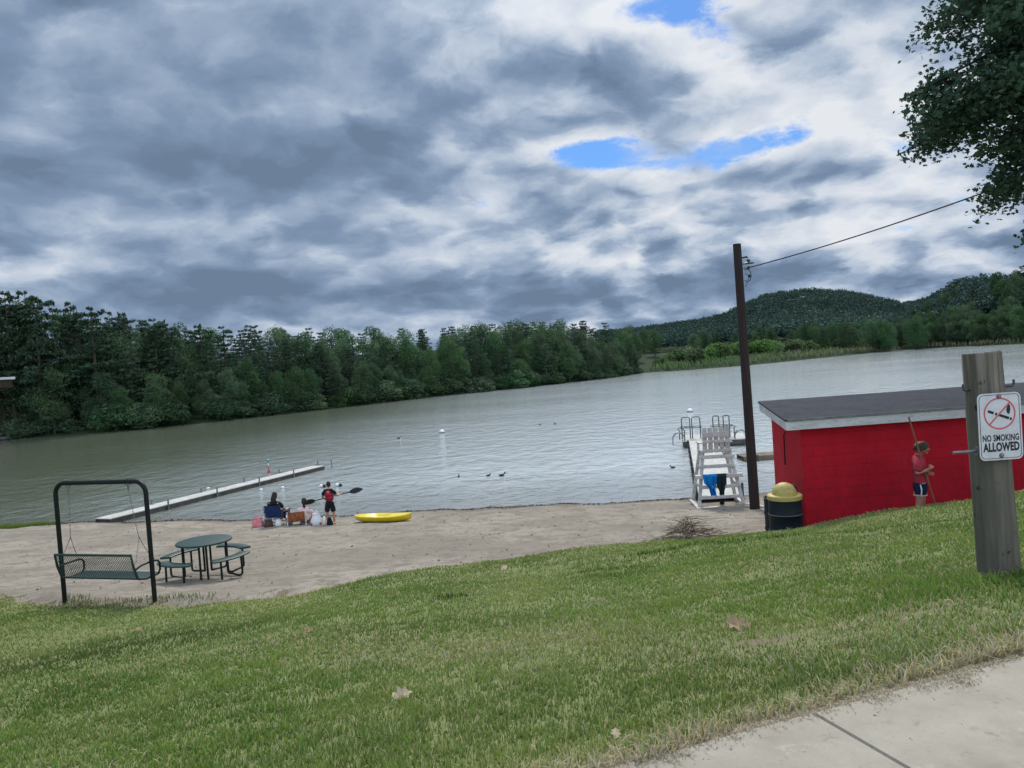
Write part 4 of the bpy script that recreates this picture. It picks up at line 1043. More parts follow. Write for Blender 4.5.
# trash barrels
M['navy_barrel'] = surf('dark_navy_drum_paint', (.005, .008, .014), (.008, .012, .018), 5, .5, .22, c=(.016, .016, .018))
M['yellow_lid'] = surf('faded_yellow_plastic', (.50, .40, .13), (.42, .33, .10), 4, .55, .3, c=(.26, .20, .07))
def barrel(x, y, lid, label):
    z = gz(x, y)-.02; b = empty('trash_barrel', (x, y, z), label, 'trash barrel', 'trash barrels by the red shed', rz=R(20))
    h = .90; prof = [(.27, 0), (.285, .012)]
    for zc in (.30, .60): prof += [(.285, zc-.03), (.297, zc-.012), (.297, zc+.012), (.285, zc+.03)]
    prof += [(.285, h-.02), (.295, h-.012), (.295, h), (.27, h)]
    if not lid: prof += [(.27, h-.35), (.02, h-.36)]
    MB().lathe(prof, 36).build('drum', M['navy_barrel'], b)
    if lid:
        for zc in (.30, .60): MB().lathe([(.2965, zc-.008), (.299, zc-.006), (.299, zc+.006), (.2965, zc+.008)], 36).build('hoop', M['grey_metal'], b)
        pr = [(.288, h-.045), (.302, h-.04), (.304, h+.025), (.29, h+.04), (.225, h+.045)] + [(.215*math.cos(R(q))+.0, h+.05+.205*math.sin(R(q))) for q in range(0, 88, 8)] + [(.005, h+.255)]
        ld = MB().lathe(pr, 36).build('lid', M['yellow_lid'], b)
        mb = MB(); mb.ell((.0, 0, 0), (.105, .03, .085), 16, 8); fl = mb.build('flap', M['black_rubber'], ld); fl.location = (.205, .0, h+.14); fl.rotation_euler = (0, R(-38), R(90)); 
        fl.rotation_euler = (R(0), R(0), R(90)); fl.location = (.205, 0, h+.11)
barrel(4.74, 13.72, True, 'dark blue trash barrel with a faded yellow dome lid at the shed corner')
barrel(4.95, 14.62, False, 'open black trash barrel half hidden behind the yellow lidded one')

# utility pole, lamp and cable
pz = gz(7.03, 22.97); pole = empty('utility_pole', (7.03, 22.97, pz), 'dark brown wooden utility pole between the lifeguard chair and the red shed', 'utility pole')
g = np.random.default_rng(3); hp = 8.44-pz; mb = MB(); mb.tube([(-.05*q, .03*q, -.4+q*(hp+.4)) for q in np.linspace(0, 1, 12)], list(np.linspace(.152, .118, 12)), 16); mb.build('post', M['creosote'], pole)
mb = MB(); mb.tube([(.08, 0, hp-.42), (.2, 0, hp-.40), (.23, 0, hp-.44)], .028, 8); mb.lathe([(.03, .12), (.05, .1), (.06, .06), (.18, .0), (.17, -.012), (.02, .02)], 20, (.25, 0, hp-.60)); mb.build('lamp', M['black_rubber'], pole)
mb = MB(); mb.tube([(.1, -.05, hp-.8), (.2, -.06, hp-.78), (.28, -.06, hp-.86), (.29, -.06, hp-1.0), (.24, -.06, hp-1.12), (.16, -.05, hp-1.15), (.1, -.03, hp-1.1)], .012, 6); mb.tube([(.1, -.1, hp-.9), (.17, -.12, hp-.95), (.2, -.12, hp-1.05), (.1, -.05, hp-1.3)], .009, 6); mb.ell((.24, -.06, hp-.98), (.035, .035, .05), 10, 8); mb.build('cable_loop', M['black_rubber'], pole)
mb = MB(); mb.tube([(.08, 0, hp-.74), (.2, -.02, hp-.74)], .02, 8); mb.ell((.24, -.02, hp-.74), (.045, .045, .055), 12, 8); mb.build('insulator', M['grey_metal'], pole)
P0_, P1_ = Vector((7.22, 22.95, 7.70)), Vector((14.6, 7.6, 10.1)); pts = []
for q in np.linspace(0, 1, 40): pts.append(P0_.lerp(P1_, q) + Vector((0, 0, -.42*4*q*(1-q))))
o = MB().tube(pts, .016, 6).build('power_cable', M['black_rubber']); tag(o, 'thin black cable rising from the utility pole into the maple', 'cable')

# wooden post with the sign
m, t, p = new_mat('weathered_post_wood'); M['post_wood'] = m; v = t.obj(); x, y, z = t.sep(v)
gr = t.noise(t.vm('MULTIPLY', v, (9, 9, .5)), 3, 6, .65); blot = t.noise(v, 3.4, 5, .6)
c = t.mix(t.mapr(gr, .3, .7), (.165, .148, .115), (.10, .091, .072)); c = t.mix(t.mapr(blot, .45, .7), c, (.115, .112, .08)); c = t.mix(t.mapr(z, .9, 1.6), c, t.mix(t.mapr(gr, .35, .65), (.23, .205, .16), (.11, .098, .076)))
crk = t.noise(t.vm('MULTIPLY', v, (14, 14, .35)), 2.2, 4, .5); c = t.mix(t.mapr(crk, .70, .74), c, (.03, .027, .02)); 
c = t.mix(t.mapr(t.noise(v, 9, 4, .7), .62, .72), c, (.035, .032, .026))
t.put(p.inputs['Base Color'], c); p.inputs['Roughness'].default_value = .9; p.inputs['Specular IOR Level'].default_value = .1
t.put(p.inputs['Normal'], t.bump(t.m('SUBTRACT', gr, t.mapr(crk, .68, .75)), .9, .012))
PX, PY = POST; PX += .045; PZ = gz(PX, PY)
post = empty('wooden_post', (PX, PY, PZ), 'thick weathered grey round wooden post on the lawn carrying the sign', 'post')
mb = MB(); prof = []; n = 28; v_ = []; f_2 = []; zs = [-.3, 0, .3, .6, .9, 1.2, 1.5, 1.70, POST_TOP-PZ-.012, POST_TOP-PZ]
for i, z_ in enumerate(zs):
    for k in range(n):
        a = 2*PI*k/n; rr = (.145 - .0085*z_)*(1+.025*math.sin(3*a+z_*1.5)+.018*math.sin(7*a-z_)) * (.95 if i == len(zs)-1 else 1)
        v_.append((rr*math.cos(a)-.034*z_, rr*math.sin(a), z_ + (.012*math.cos(a+1) if i >= len(zs)-2 else 0)))
for i in range(len(zs)-1):
    for k in range(n): f_2.append((i*n+k, i*n+(k+1) % n, (i+1)*n+(k+1) % n, (i+1)*n+k))
f_2.append(tuple((len(zs)-1)*n+k for k in range(n))); mb.add(v_, f_2); mb.build('log', M['post_wood'], post, angle=50)
def zpx(z): return z-PZ
bz = 4.50-PZ
mb = MB(); mb.tube([(-.07, -.10, bz), (-.38, -.125, bz+.003)], .0105, 10); mb.build('bolt', M['grey_metal'], post)
mb = MB(); Mx = Matrix.Rotation(R(90), 3, 'Y') @ Matrix.Identity(3); mb.lathe([(.012, -.02), (.036, -.02), (.036, -.012), (.026, -.01), (.026, .016), (.012, .018)], 8, (-.178, -.108, bz+.001), Mx); mb.build('nut', M['grey_metal'], post)
for s, zz_ in ((-1, 4.95), (1, 4.96)):
    mb = MB(); x_ = s*.128-.05; mb.tube([(x_, -.03, zz_-PZ), (x_+s*.05, -.06, zz_-PZ), (x_+s*.062, -.06, zz_-PZ+.02), (x_+s*.062, -.06, zz_-PZ+.05)], .009, 6); mb.build('staple', M['dark_metal'], post)
# the sign
m, t, p = new_mat('sign_white'); M['sign_white'] = m; v = t.obj(); n_ = t.noise(v, 9, 5, .65)
c = t.mix(t.mapr(n_, .35, .7), (.60, .60, .59), (.50, .50, .49)); c = t.mix(t.mapr(t.noise(v, 40, 4, .7), .62, .8), c, (.40, .40, .38)); t.put(p.inputs['Base Color'], c); p.inputs['Roughness'].default_value = .35
M['sign_black'] = surf('sign_black_ink', (.012, .012, .013), (.02, .02, .02), 30, .5, .3)
M['sign_red'] = surf('sign_faded_red_ink', (.55, .09, .10), (.48, .13, .13), 14, .5, .3)
SC = Vector((3.545, PY-.172, 4.68))
sign = empty('no_smoking_sign', SC, 'white NO SMOKING ALLOWED sign with a red crossed circle on the post', 'sign', rz=R(0))
SW, SH = .318, .492
def rrect(w_, h_, r_, n=6):
    pts = []
    for cx, cy, a0 in ((w_/2-r_, h_/2-r_, 0), (-w_/2+r_, h_/2-r_, 90), (-w_/2+r_, -h_/2+r_, 180), (w_/2-r_, -h_/2+r_, 270)):
        for k in range(n+1):
            a = R(a0+90*k/n); pts.append((cx+r_*math.cos(a), cy+r_*math.sin(a)))
    return pts
def ring(outer, inner, y0, y1):
    n = len(outer); v_ = [(p_[0], y0, p_[1]) for p_ in outer]+[(p_[0], y0, p_[1]) for p_ in inner]+[(p_[0], y1, p_[1]) for p_ in outer]+[(p_[0], y1, p_[1]) for p_ in inner]
    f_ = []
    for i in range(n):
        j = (i+1) % n; f_ += [(i, j, n+j, n+i), (2*n+i, 3*n+i, 3*n+j, 2*n+j), (i, 2*n+i, 2*n+j, j), (n+i, n+j, 3*n+j, 3*n+i)]
    return v_, f_
mb = MB(); mb.prism(rrect(SW, SH, .04), -.002, .002, lambda p_, z_: (p_[0], z_, p_[1])); mb.build('plate', M['sign_white'], sign, smooth=False)
F_ = -.0030
mb = MB(); mb.add(*ring(rrect(SW-.022, SH-.022, .033), rrect(SW-.030, SH-.030, .029), F_, -.0021)); mb.build('border', M['sign_black'], sign, smooth=False)
em = empty('emblem', (0, 0, .095)); em.parent = sign
cir = lambda r_, n=56: [(r_*math.cos(2*PI*k/n), r_*math.sin(2*PI*k/n)) for k in range(n)]
mb = MB(); mb.add(*ring(cir(.117), cir(.106), F_, -.0021)); mb.build('red_circle', M['sign_red'], em, smooth=False)
def bar(mb, a, b, w_, y0, y1):
    a = Vector((a[0], 0, a[1])); b = Vector((b[0], 0, b[1])); d = (b-a).normalized(); nn = Vector((-d.z, 0, d.x))*w_/2
    q = [a-nn, b-nn, b+nn, a+nn]; mb.add([(p_.x, y0, p_.z) for p_ in q]+[(p_.x, y1, p_.z) for p_ in q], [(0, 1, 2, 3), (7, 6, 5, 4), (0, 4, 5, 1), (1, 5, 6, 2), (2, 6, 7, 3), (3, 7, 4, 0)])
mb = MB(); bar(mb, (-.074, -.074), (.074, .074), .011, F_-.0006, -.0021); mb.build('red_slash', M['sign_red'], em, smooth=False)
mb = MB(); d = (.086, -.044)
def cig(q): return (-.085+q*.165, .022-q*.066)
bar(mb, cig(0), cig(.25), .019, F_-.0002, -.0021); bar(mb, cig(.32), cig(.40), .019, F_-.0002, -.0021); bar(mb, cig(.47), cig(.92), .019, F_-.0002, -.0021); bar(mb, cig(.96), cig(1.04), .019, F_-.0002, -.0021); mb.build('cigarette', M['sign_black'], em, smooth=False)
fl = [(.056, .0), (.050, .02), (.054, .04), (.066, .062), (.070, .078), (.078, .055), (.080, .03), (.076, .01), (.070, -.006), (.062, -.008)]
mb = MB(); mb.prism(fl, F_-.0003, -.0021, lambda p_, z_: (p_[0], z_, p_[1])); mb.build('flame', M['sign_black'], em, smooth=False)
def lettering(txt, cx, cz, w_, h_, bold):
    cu = bpy.data.curves.new('lettering', 'FONT'); cu.body = txt; cu.align_x = 'CENTER'; cu.size = 1; cu.offset = bold; cu.extrude = .0; cu.resolution_u = 3; cu.space_character = 1.04
    ob = bpy.data.objects.new('lettering', cu); col.objects.link(ob); dg = bpy.context.evaluated_depsgraph_get(); me = bpy.data.meshes.new_from_object(ob.evaluated_get(dg)); bpy.data.objects.remove(ob); bpy.data.curves.remove(cu)
    co = np.array([v_.co[:] for v_ in me.vertices]); mn, mx = co.min(0), co.max(0)
    for v_ in me.vertices:
        u = (v_.co.x-mn[0])/(mx[0]-mn[0])-.5; q = (v_.co.y-mn[1])/(mx[1]-mn[1])-.5; v_.co = (cx+u*w_, F_, cz+q*h_)
    me.materials.append(M['sign_black']); o_ = link('lettering', me, sign); return o_
lettering('NO SMOKING', 0, -.083, .268, .05, .03)
lettering('ALLOWED', 0, -.150, .268, .068, .045)
for z_ in (.222, -.213):
    mb = MB(); mb.lathe([(.018, 0), (.018, .004), (.013, .011), (.004, .013)], 12, (0, -.002, z_), Matrix.Rotation(R(90), 3, 'X')); mb.build('screw_head', M['grey_metal'], sign)

# ------------------------------------------------------------------ brush pile
bp_ = Vector((3.87, 17.68, gz(3.87, 17.68))); g = np.random.default_rng(9)
M['dead_wood'] = surf('dead_twigs', (.30, .25, .185), (.18, .145, .105), 6, .95, .1, .3, 30)
mb = MB()
for k in range(320):
    a = g.uniform(0, 6.28); r_0 = abs(g.normal())*.42; x0, y0 = r_0*math.cos(a)*1.15, r_0*math.sin(a)*.7; hz = .50*math.exp(-(r_0/.42)**2)*g.uniform(.1, 1)
    L_ = g.uniform(.15, .55); b = g.uniform(0, 6.28); t_ = g.uniform(-.25, .35)
    p0 = Vector((x0, y0, max(.01, hz))); d = Vector((math.cos(b), math.sin(b)*.8, t_))*L_
    zt2 = max(.008, p0.z+d.z*.6); p1 = Vector((p0.x+d.x, p0.y+d.y, min(zt2, .52)))
    pm = (p0+p1)/2 + Vector(g.normal(size=3)*.025); pm.z = max(.01, pm.z); r__ = g.uniform(.004, .013)
    mb.tube([p0, pm, p1], [r__, r__*.8, r__*.4], 5)
mb.tube([(.3, -.1, .03), (.7, -.15, .05), (1.1, -.1, .06), (1.35, -.05, .10)], [.014, .012, .009, .005], 6)
o = mb.build('brush_pile', M['dead_wood']); o.location = bp_; tag(o, 'low heap of dead brown twigs on the sand below the lawn', 'brush pile')

# ------------------------------------------------------------------ left shelter whose roof corner enters the frame
M['roof_metal'] = surf('pale_roof_metal', (.62, .64, .66), (.5, .52, .54), 3, .5, .4)
M['dark_wood'] = surf('dark_stained_wood', (.04, .032, .026), (.06, .048, .038), 4, .8, .2)
sh = empty('picnic_shelter', (-9.6, 10.6, gz(-9.6, 10.6)), 'pale roof corner of an open shelter poking in at the far left edge', 'shelter')
S1 = Vector(sh.location)
rp2 = [(-6.44-.5*a_-.866*b_, 10.0-.866*a_+.5*b_, 5.66-.13*b_-.0*a_) for a_, b_ in ((0, 0), (0, 5), (4, 5), (4, 0))]
top_ = [Vector(q)-S1 for q in rp2]; bot_ = [q-Vector((0, 0, .03)) for q in top_]; n = 4
MB().add(bot_+top_, [tuple(range(n-1, -1, -1)), tuple(range(n, 2*n))] + [(i, (i+1) % n, n+(i+1) % n, n+i) for i in range(n)]).build('roof', M['roof_metal'], sh, smooth=False)
mb = MB(); c_ = sum(top_, Vector())/4
for i in range(n):
    a1 = top_[i]+(c_-top_[i])*.02-Vector((0, 0, .05)); b1 = top_[(i+1) % n]+(c_-top_[(i+1) % n])*.02-Vector((0, 0, .05)); mb.beam(a1-Vector((0, 0, .02)), b1-Vector((0, 0, .02)), .05, .11)
def RP(a_, b_, dz_): return Vector((-6.44-.5*a_-.866*b_, 10.0-.866*a_+.5*b_, 5.66-.13*b_+dz_))
for a__ in (2.2, 3.6): mb.beam(RP(a__, .6, -.10)-S1, RP(a__, 4.9, -.12)-S1, .08, .16)
mb.build('rafter', M['dark_wood'], sh, smooth=False)
for q_ in (RP(2.2, 3.0, -.22), RP(2.2, 4.6, -.22), RP(3.6, 3.0, -.22), RP(3.6, 4.6, -.22)):
    x_, y_, zt = q_; zb = gz(x_, y_); MB().box((x_-S1.x, y_-S1.y, (zt+zb-.2)/2-S1.z), (.14, .14, zt-zb+.2), None, .01).build('post', M['dark_wood'], sh, angle=30)
# pale rocks at the far left waterline
M['rock'] = surf('pale_grey_rock', (.26, .24, .22), (.17, .16, .15), 2, .9, .2, .6, 5)
for k, (x, y, r_) in enumerate(((-66.5, 98.0, .8), (-64.9, 98.3, .55), (-67.6, 97.6, .6))):
    g2 = np.random.default_rng(k); ph = g2.uniform(0, 6, 3)
    o = MB().ell((0, 0, .1), (r_*1.4, r_, r_*.6), 14, 9, dent=lambda p: 1+.16*math.sin(p.x*4+ph[0])+.14*math.sin(p.y*5+ph[1])+.1*math.sin(p.z*6+ph[2])).build('rock', M['rock'], angle=35)
    o.location = (x, y, 0); tag(o, 'pale rock at the foot of the far wood at the left edge', 'rock', 'pale rocks at the far left waterline')

# fallen leaves on the lawn
M['dry_leaf'] = surf('dry_brown_leaf', (.38, .26, .155), (.26, .17, .10), 30, .8, .2, .4, 60)
M['pale_leaf'] = surf('dry_pale_leaf', (.52, .42, .28), (.38, .30, .19), 30, .8, .2, .4, 60)
def leaf(x, y, s, rz, mt, label, lift=.035):
    z = gz(x, y)+lift; prof = [(-.5, 0), (-.42, .3), (-.2, .22), (-.1, .5), (.1, .25), (.3, .42), (.38, .15), (.62, 0), (.38, -.15), (.3, -.4), (.1, -.25), (-.1, -.5), (-.2, -.22), (-.42, -.3)]
    v_ = [(0, 0, 0)] + [(a*s, b*s, s*(.32*abs(b)+.18*a*a + .06*math.sin(7*a+5*b))) for a, b in prof]; n = len(prof)
    mb = MB(); mb.add(v_, [(0, 1+i, 1+(i+1) % n) for i in range(n)]); mb.tube([(-.5*s, 0, s*.05), (-.7*s, .05*s, s*.12)], .002, 4); o = mb.build('fallen_leaf', mt, angle=60)
    o.location = (x, y, z); o.rotation_euler = Euler((R(34), R(6), 0)).to_matrix().to_4x4().to_euler() if False else (R(30), R(4), 0); o.data.transform(Matrix.Rotation(R(rz), 4, 'Z')); tag(o, label, 'leaf', 'fallen leaves on the lawn')
leaf(1.54, 5.6, .17, 150, M['dry_leaf'], 'large curled brown leaf on the lawn beyond the pavement')
leaf(-.81, 4.66, .115, 20, M['pale_leaf'], 'pale tan leaf on the lawn at bottom centre')
leaf(2.47, 4.23, .07, 60, M['dry_leaf'], 'small brown leaf close to the pavement edge near the post')
leaf(-.33, 12.1, .13, 60, M['pale_leaf'], 'whitish leaf lying near the sandy edge of the lawn')
leaf(-2.2, 7.6, .09, 200, M['dry_leaf'], 'small dark leaf in the middle of the lawn')
leaf(-4.9, 9.6, .1, 90, M['dry_leaf'], 'small brown leaf on the lawn below the picnic table')
leaf(.35, 3.35, .05, 90, M['pale_leaf'], 'tiny pale leaf beside the pavement edge')
# dark weedy tufts on the lawn, tufts at the swing posts
n = 420; cs = [(2.35, 12.0), (2.75, 12.3), (1.9, 11.9), (3.3, 12.0), (3.9, 11.6), (-.9, 9.2)]; ci = rng.integers(len(cs), size=n); cs = np.array(cs)
X = cs[ci, 0]+rng.normal(size=n)*.16; Y = cs[ci, 1]+rng.normal(size=n)*.07
tuft_field('broadleaf_weeds', 'dark weedy tufts on the far part of the lawn', X, Y, .085, (.07, .11, .03), .02)
n = 700; cs = [(-7.9, 13.06), (-6.09, 12.5), (-7.3, 12.75), (-6.6, 12.6), (-8.2, 12.9), (-5.4, 12.5), (-7.6, 12.8)]; ci = rng.integers(len(cs), size=n); cs = np.array(cs)
X = cs[ci, 0]+rng.normal(size=n)*.2; Y = cs[ci, 1]+rng.normal(size=n)*.12
tuft_field('post_weeds', 'weedy tufts around the feet of the bench swing', X, Y, .085, (.15, .20, .06), .012)
# pebbles, twigs and scraps scattered over the sand: one uncountable scatter
n = 3000; X = rng.uniform(-16, 7, n); Y = rng.uniform(12, 28, n); k_ = (Y > lawn_edge(X)+.5) & (Y < shore(X)-.3); X, Y = X[k_], Y[k_]
Z = ground_z(X, Y); C_ = np.stack([X, Y, Z+.012], 1); me = leaf_mesh('sand_litter', C_, rng.uniform(.15, 1, len(X))**5*.04+.007, None, .7)
m, t, p = new_mat('litter_bits'); t.put(p.inputs['Base Color'], t.ramp(t.sep(t.n('ShaderNodeVertexColor', layer_name='tint').outputs[0])[0], [(0, (.05, .04, .03)), (.6, (.16, .125, .09)), (1, (.36, .31, .25))])); p.inputs['Roughness'].default_value = .95
me.materials.append(m); tag(link('sand_litter', me), 'scattered twigs pebbles and leaf bits on the beach sand', 'litter', kind='stuff')
n = 2400; X = rng.uniform(-19, 8, n); Y = shore(X)-.28+rng.normal(size=n)*.07; C_ = np.stack([X, Y, ground_z(X, Y)+.012], 1); me = leaf_mesh('wrack', C_, rng.uniform(.02, .06, n), m, .8, rng.uniform(0, .45, n))
tag(link('wrack', me), 'thin dark line of debris washed along the waterline', 'litter', kind='stuff')
# ------------------------------------------------------------------ people
M['skin'] = surf('skin', (.42, .22, .15), (.36, .18, .12), 8, .55, .3)
M['hair_dark'] = surf('dark_hair', (.012, .009, .008), (.022, .016, .013), 30, .6, .3, .6, 60, stretch=(3, 3, .6))
M['hair_brown'] = surf('brown_hair', (.06, .035, .02), (.035, .02, .012), 30, .6, .3, .6, 60, stretch=(3, 3, .6))
M['red_shirt'] = surf('red_cotton', (.38, .045, .065), (.30, .03, .045), 5, .9, .1, .5, 9)
M['navy_cloth'] = surf('navy_cloth', (.010, .016, .042), (.016, .022, .055), 5, .85, .15, .5, 10)
M['black_cloth'] = surf('black_cloth', (.010, .012, .016), (.018, .02, .025), 5, .9, .1, .5, 9)
M['pink_cloth'] = surf('pale_pink_cotton', (.70, .58, .55), (.60, .49, .47), 5, .9, .1, .5, 9)
M['lilac_cloth'] = surf('pale_lilac_cotton', (.45, .46, .66), (.36, .37, .55), 5, .9, .1, .5, 9)
M['red_vest'] = surf('red_life_vest_nylon', (.40, .02, .05), (.32, .016, .04), 6, .6, .25, .4, 14)
M['white_cloth'] = surf('white_cloth', (.72, .72, .72), (.60, .60, .61), 5, .9, .1, .3, 12)
M['eye'] = surf('eye', (.02, .015, .012), None, 5, .2, .5)
M['lip'] = surf('lip', (.30, .10, .08), None, 5, .5, .3)
def skin_geo(pts, edges, rad, root=0, sub=2):
    me = bpy.data.meshes.new('tmp'); me.from_pydata([tuple(p) for p in pts], edges, []); ob = bpy.data.objects.new('tmp', me); col.objects.link(ob)
    sk = ob.modifiers.new('skin', 'SKIN'); sk.use_smooth_shade = True; sk.branch_smoothing = .6
    for i, r in enumerate(rad):
        d = me.skin_vertices[0].data[i]; d.radius = r if hasattr(r, '__len__') else (r, r); d.use_root = (i == root)
    ss = ob.modifiers.new('sub', 'SUBSURF'); ss.levels = sub; ss.render_levels = sub
    dg = bpy.context.evaluated_depsgraph_get(); dg.update(); ev = ob.evaluated_get(dg); m2 = ev.to_mesh()
    v = [q.co.copy() for q in m2.vertices]; f = [tuple(p.vertices) for p in m2.polygons]; ev.to_mesh_clear(); bpy.data.objects.remove(ob); bpy.data.meshes.remove(me)
    return v, f
def chain(mb, seqs, root=0):
    """seqs: list of [(point, radius), ...]; points that coincide are shared"""
    pts = []; rad = []; ed = []; idx = {}
    for s in seqs:
        last = None
        for p, r in s:
            k = tuple(round(c, 4) for c in p)
            if k not in idx: idx[k] = len(pts); pts.append(p); rad.append(r)
            if last is not None: ed.append((last, idx[k]))
            last = idx[k]
    mb.add(*skin_geo(pts, ed, rad, root)); return mb
def hand(mb, wrist, d, palm_n, thumb_side, curl=.9, s=1.0):
    """palm and five bent fingers; d: direction out of the wrist, palm_n: the way the palm faces"""
    d = Vector(d).normalized(); n = (Vector(palm_n) - d*Vector(palm_n).dot(d)).normalized(); x = d.cross(n)*thumb_side; w0 = Vector(wrist)
    mb.tube([w0 - d*.02*s, w0 + d*.03*s, w0 + d*.075*s, w0 + d*.09*s], [.021*s, .03*s, .036*s, .03*s], 10)
    for k, L in enumerate((.068, .078, .073, .058)):
        b = w0 + d*.08*s + x*(.027-.018*k)*s; pts = [b - d*.02*s, b]; a = .0; p_ = b.copy()
        for j, fr in enumerate((.42, .33, .25)):
            a += curl*(.9 if j else .6); p_ = p_ + (d*math.cos(a) + n*math.sin(a))*L*fr*s; pts.append(p_.copy())
        mb.tube(pts, [.0095*s, .0095*s, .009*s, .008*s, .006*s], 7)
    b = w0 + d*.03*s + x*.026*s; q = b + (d*.55+x*.75+n*.25).normalized()*.034*s; r = q + (d*.75+x*.15+n*.65).normalized()*.028*s
    mb.tube([b - x*.012*s, b, q, r], [.012*s, .012*s, .0105*s, .008*s], 7)
def head_geo(mb, c, s=1.0, yaw=0, pitch=0):
    Mr = Matrix.Rotation(yaw, 3, 'Z') @ Matrix.Rotation(pitch, 3, 'X')
    def dent(p):
        k = 1.0
        if p.z < -.1: k *= 1 - .16*min(1, (-p.z-.1))*(1 if p.y < .1 else .45)
        if p.y > .5 and -.05 < p.z < .3: k *= .97
        return k
    mb.ell(c, (.078*s, .098*s, .118*s), 20, 14, Mr, dent)
    def at(x, y, z): return Vector(c) + Mr @ Vector((x*s, y*s, z*s))
    mb.tube([at(0, .088, .02), at(0, .108, -.012), at(0, .112, -.026), at(0, .090, -.034)], [.008*s, .012*s, .016*s, .008*s], 8)
    for e in (-1, 1): mb.ell(at(e*.080, -.006, -.005), (.012*s, .02*s, .032*s), 8, 6, Mr)
    mb.ell(at(0, .078, -.088), (.03*s, .022*s, .02*s), 8, 6, Mr)
    return at, Mr
def hair_geo(c, s, Mr, back=1.0, low=-.35, fluff=.0, seed=0):
    mb = MB(); v = []; f = []; n = 22; m = 9
    for i in range(m+1):
        for k in range(n):
            a = 2*PI*k/n; front = max(0, math.sin(a)); t_end = (1-front)*(PI*.5+abs(low)*1.25*back) + front*PI*.30
            t = t_end*i/m; g = 1.10 + fluff*.06*math.sin(k*2.7+seed)*math.sin(i*1.9+k)
            p = Vector((math.sin(t)*math.cos(a)*.078*g, math.sin(t)*math.sin(a)*.098*g, math.cos(t)*.118*(g-.01)))*s
            v.append(Vector(c)+Mr @ p)
    for i in range(m):
        for k in range(n): f.append((i*n+k, i*n+(k+1) % n, (i+1)*n+(k+1) % n, (i+1)*n+k))
    return mb.add(v, f)
def V3(*a): return tuple(a)

# --- person sweeping by the shed, turned to the right
BY_ = 13.6
while gz(.5235*BY_, BY_) < 2.10 and BY_ > 12.9: BY_ -= .02
BX_ = .5235*BY_; bz_ = gz(BX_, BY_); print('SWEEPER', BX_, BY_, bz_)
who = empty('person', (BX_, BY_, bz_), 'young person in red T-shirt and navy shorts holding a broom beside the red shed wall', 'person', rz=R(-112)); who.scale = (1.0, 1.06, .80)
S_ = 1.0
# local frame: +y is the way the person faces
hipz, shz = .92, 1.40
mb = MB()
lsh, rsh = V3(-.185, -.0, shz), V3(.185, .0, shz)
lel, rel = V3(-.25, .03, 1.13), V3(.27, -.07, 1.15)
lwr, rwr = V3(.02, .19, 1.10), V3(.21, .13, 1.25)
chain(mb, [[(V3(0, 0, hipz), (.145, .11)), (V3(0, .01, 1.08), (.125, .095)), (V3(0, .0, 1.27), (.15, .105)), (V3(0, -.01, shz), (.12, .09)), (V3(0, .0, 1.49), .055), (V3(0, .025, 1.57), .05)],
           [(V3(0, -.01, shz), .1), (lsh, .06), (lel, .042), (lwr, .027)], [(V3(0, -.01, shz), .1), (rsh, .06), (rel, .042), (rwr, .027)],
           [(V3(0, 0, hipz), .14), (V3(-.10, 0, .84), .092), (V3(-.105, .03, .48), .058), (V3(-.105, -.0, .28), .055), (V3(-.11, -.02, .08), .037)],
           [(V3(0, 0, hipz), .14), (V3(.10, 0, .84), .092), (V3(.11, -.03, .48), .058), (V3(.115, -.08, .28), .055), (V3(.12, -.12, .08), .037)]])
hand(mb, lwr, (.92, -.25, .1), (-.1, -.6, .6), 1, .9); hand(mb, rwr, (-.5, .3, .2), (-.3, -.9, .0), -1, .9)
hc = Vector((0, .05, 1.655)); at, Mr = head_geo(mb, hc, 1.08, yaw=R(16), pitch=R(-6))
body = mb.build('body', M['skin'], who, angle=80)
for e in (-1, 1): MB().ell(at(e*.032, .086, .012), (.012, .008, .008), 10, 6).build('eye', M['eye'], who); 
MB().tube([at(-.024, .088, -.055), at(0, .097, -.054), at(.024, .088, -.055)], [.004, .007, .004], 6).build('mouth', M['lip'], who)
hair_geo(hc, 1.15, Mr, .9, -.32, 1.4, 2).build('hair', M['hair_brown'], who, angle=80)
mb = MB(); chain(mb, [[(V3(0, 0, .80), (.17, .13)), (V3(0, .005, 1.05), (.15, .115)), (V3(0, .0, 1.27), (.175, .13)), (V3(0, -.01, 1.42), (.16, .12)), (V3(0, -.0, 1.50), .085), (V3(0, .005, 1.525), .07)],
   [(V3(0, -.01, 1.42), .1), (V3(-.19, 0, shz+.012), .10), (V3(-.235, .02, 1.22), .078), (V3(-.247, .026, 1.16), .076)], [(V3(0, -.01, 1.42), .1), (V3(.19, 0, shz+.012), .10), (V3(.245, -.04, 1.24), .078), (V3(.262, -.06, 1.19), .076)]]); mb.build('t_shirt', M['red_shirt'], who, angle=80)
mb = MB(); chain(mb, [[(V3(0, 0, 1.04), (.15, .115)), (V3(0, 0, .86), (.165, .13))], [(V3(0, 0, .86), .15), (V3(-.105, .0, .76), .112), (V3(-.108, .01, .64), .104)], [(V3(0, 0, .86), .15), (V3(.105, .0, .76), .112), (V3(.112, -.01, .64), .104)]]); sh_ = mb.build('shorts', M['navy_cloth'], who, angle=80)
mb = MB()
for e in (-1, 1):
    mb.tube([(e*.113, .01*(-e), .92), (e*.222, .0, .80), (e*.216, -.01*e, .66)], .010, 6)
    mb.tube([(e*.11+.096*math.cos(R(q)), .01*-e+.099*math.sin(R(q)), .665) for q in range(0, 360, 24)], .006, 6, closed=True)
mb.build('trim', M['white_cloth'], sh_)
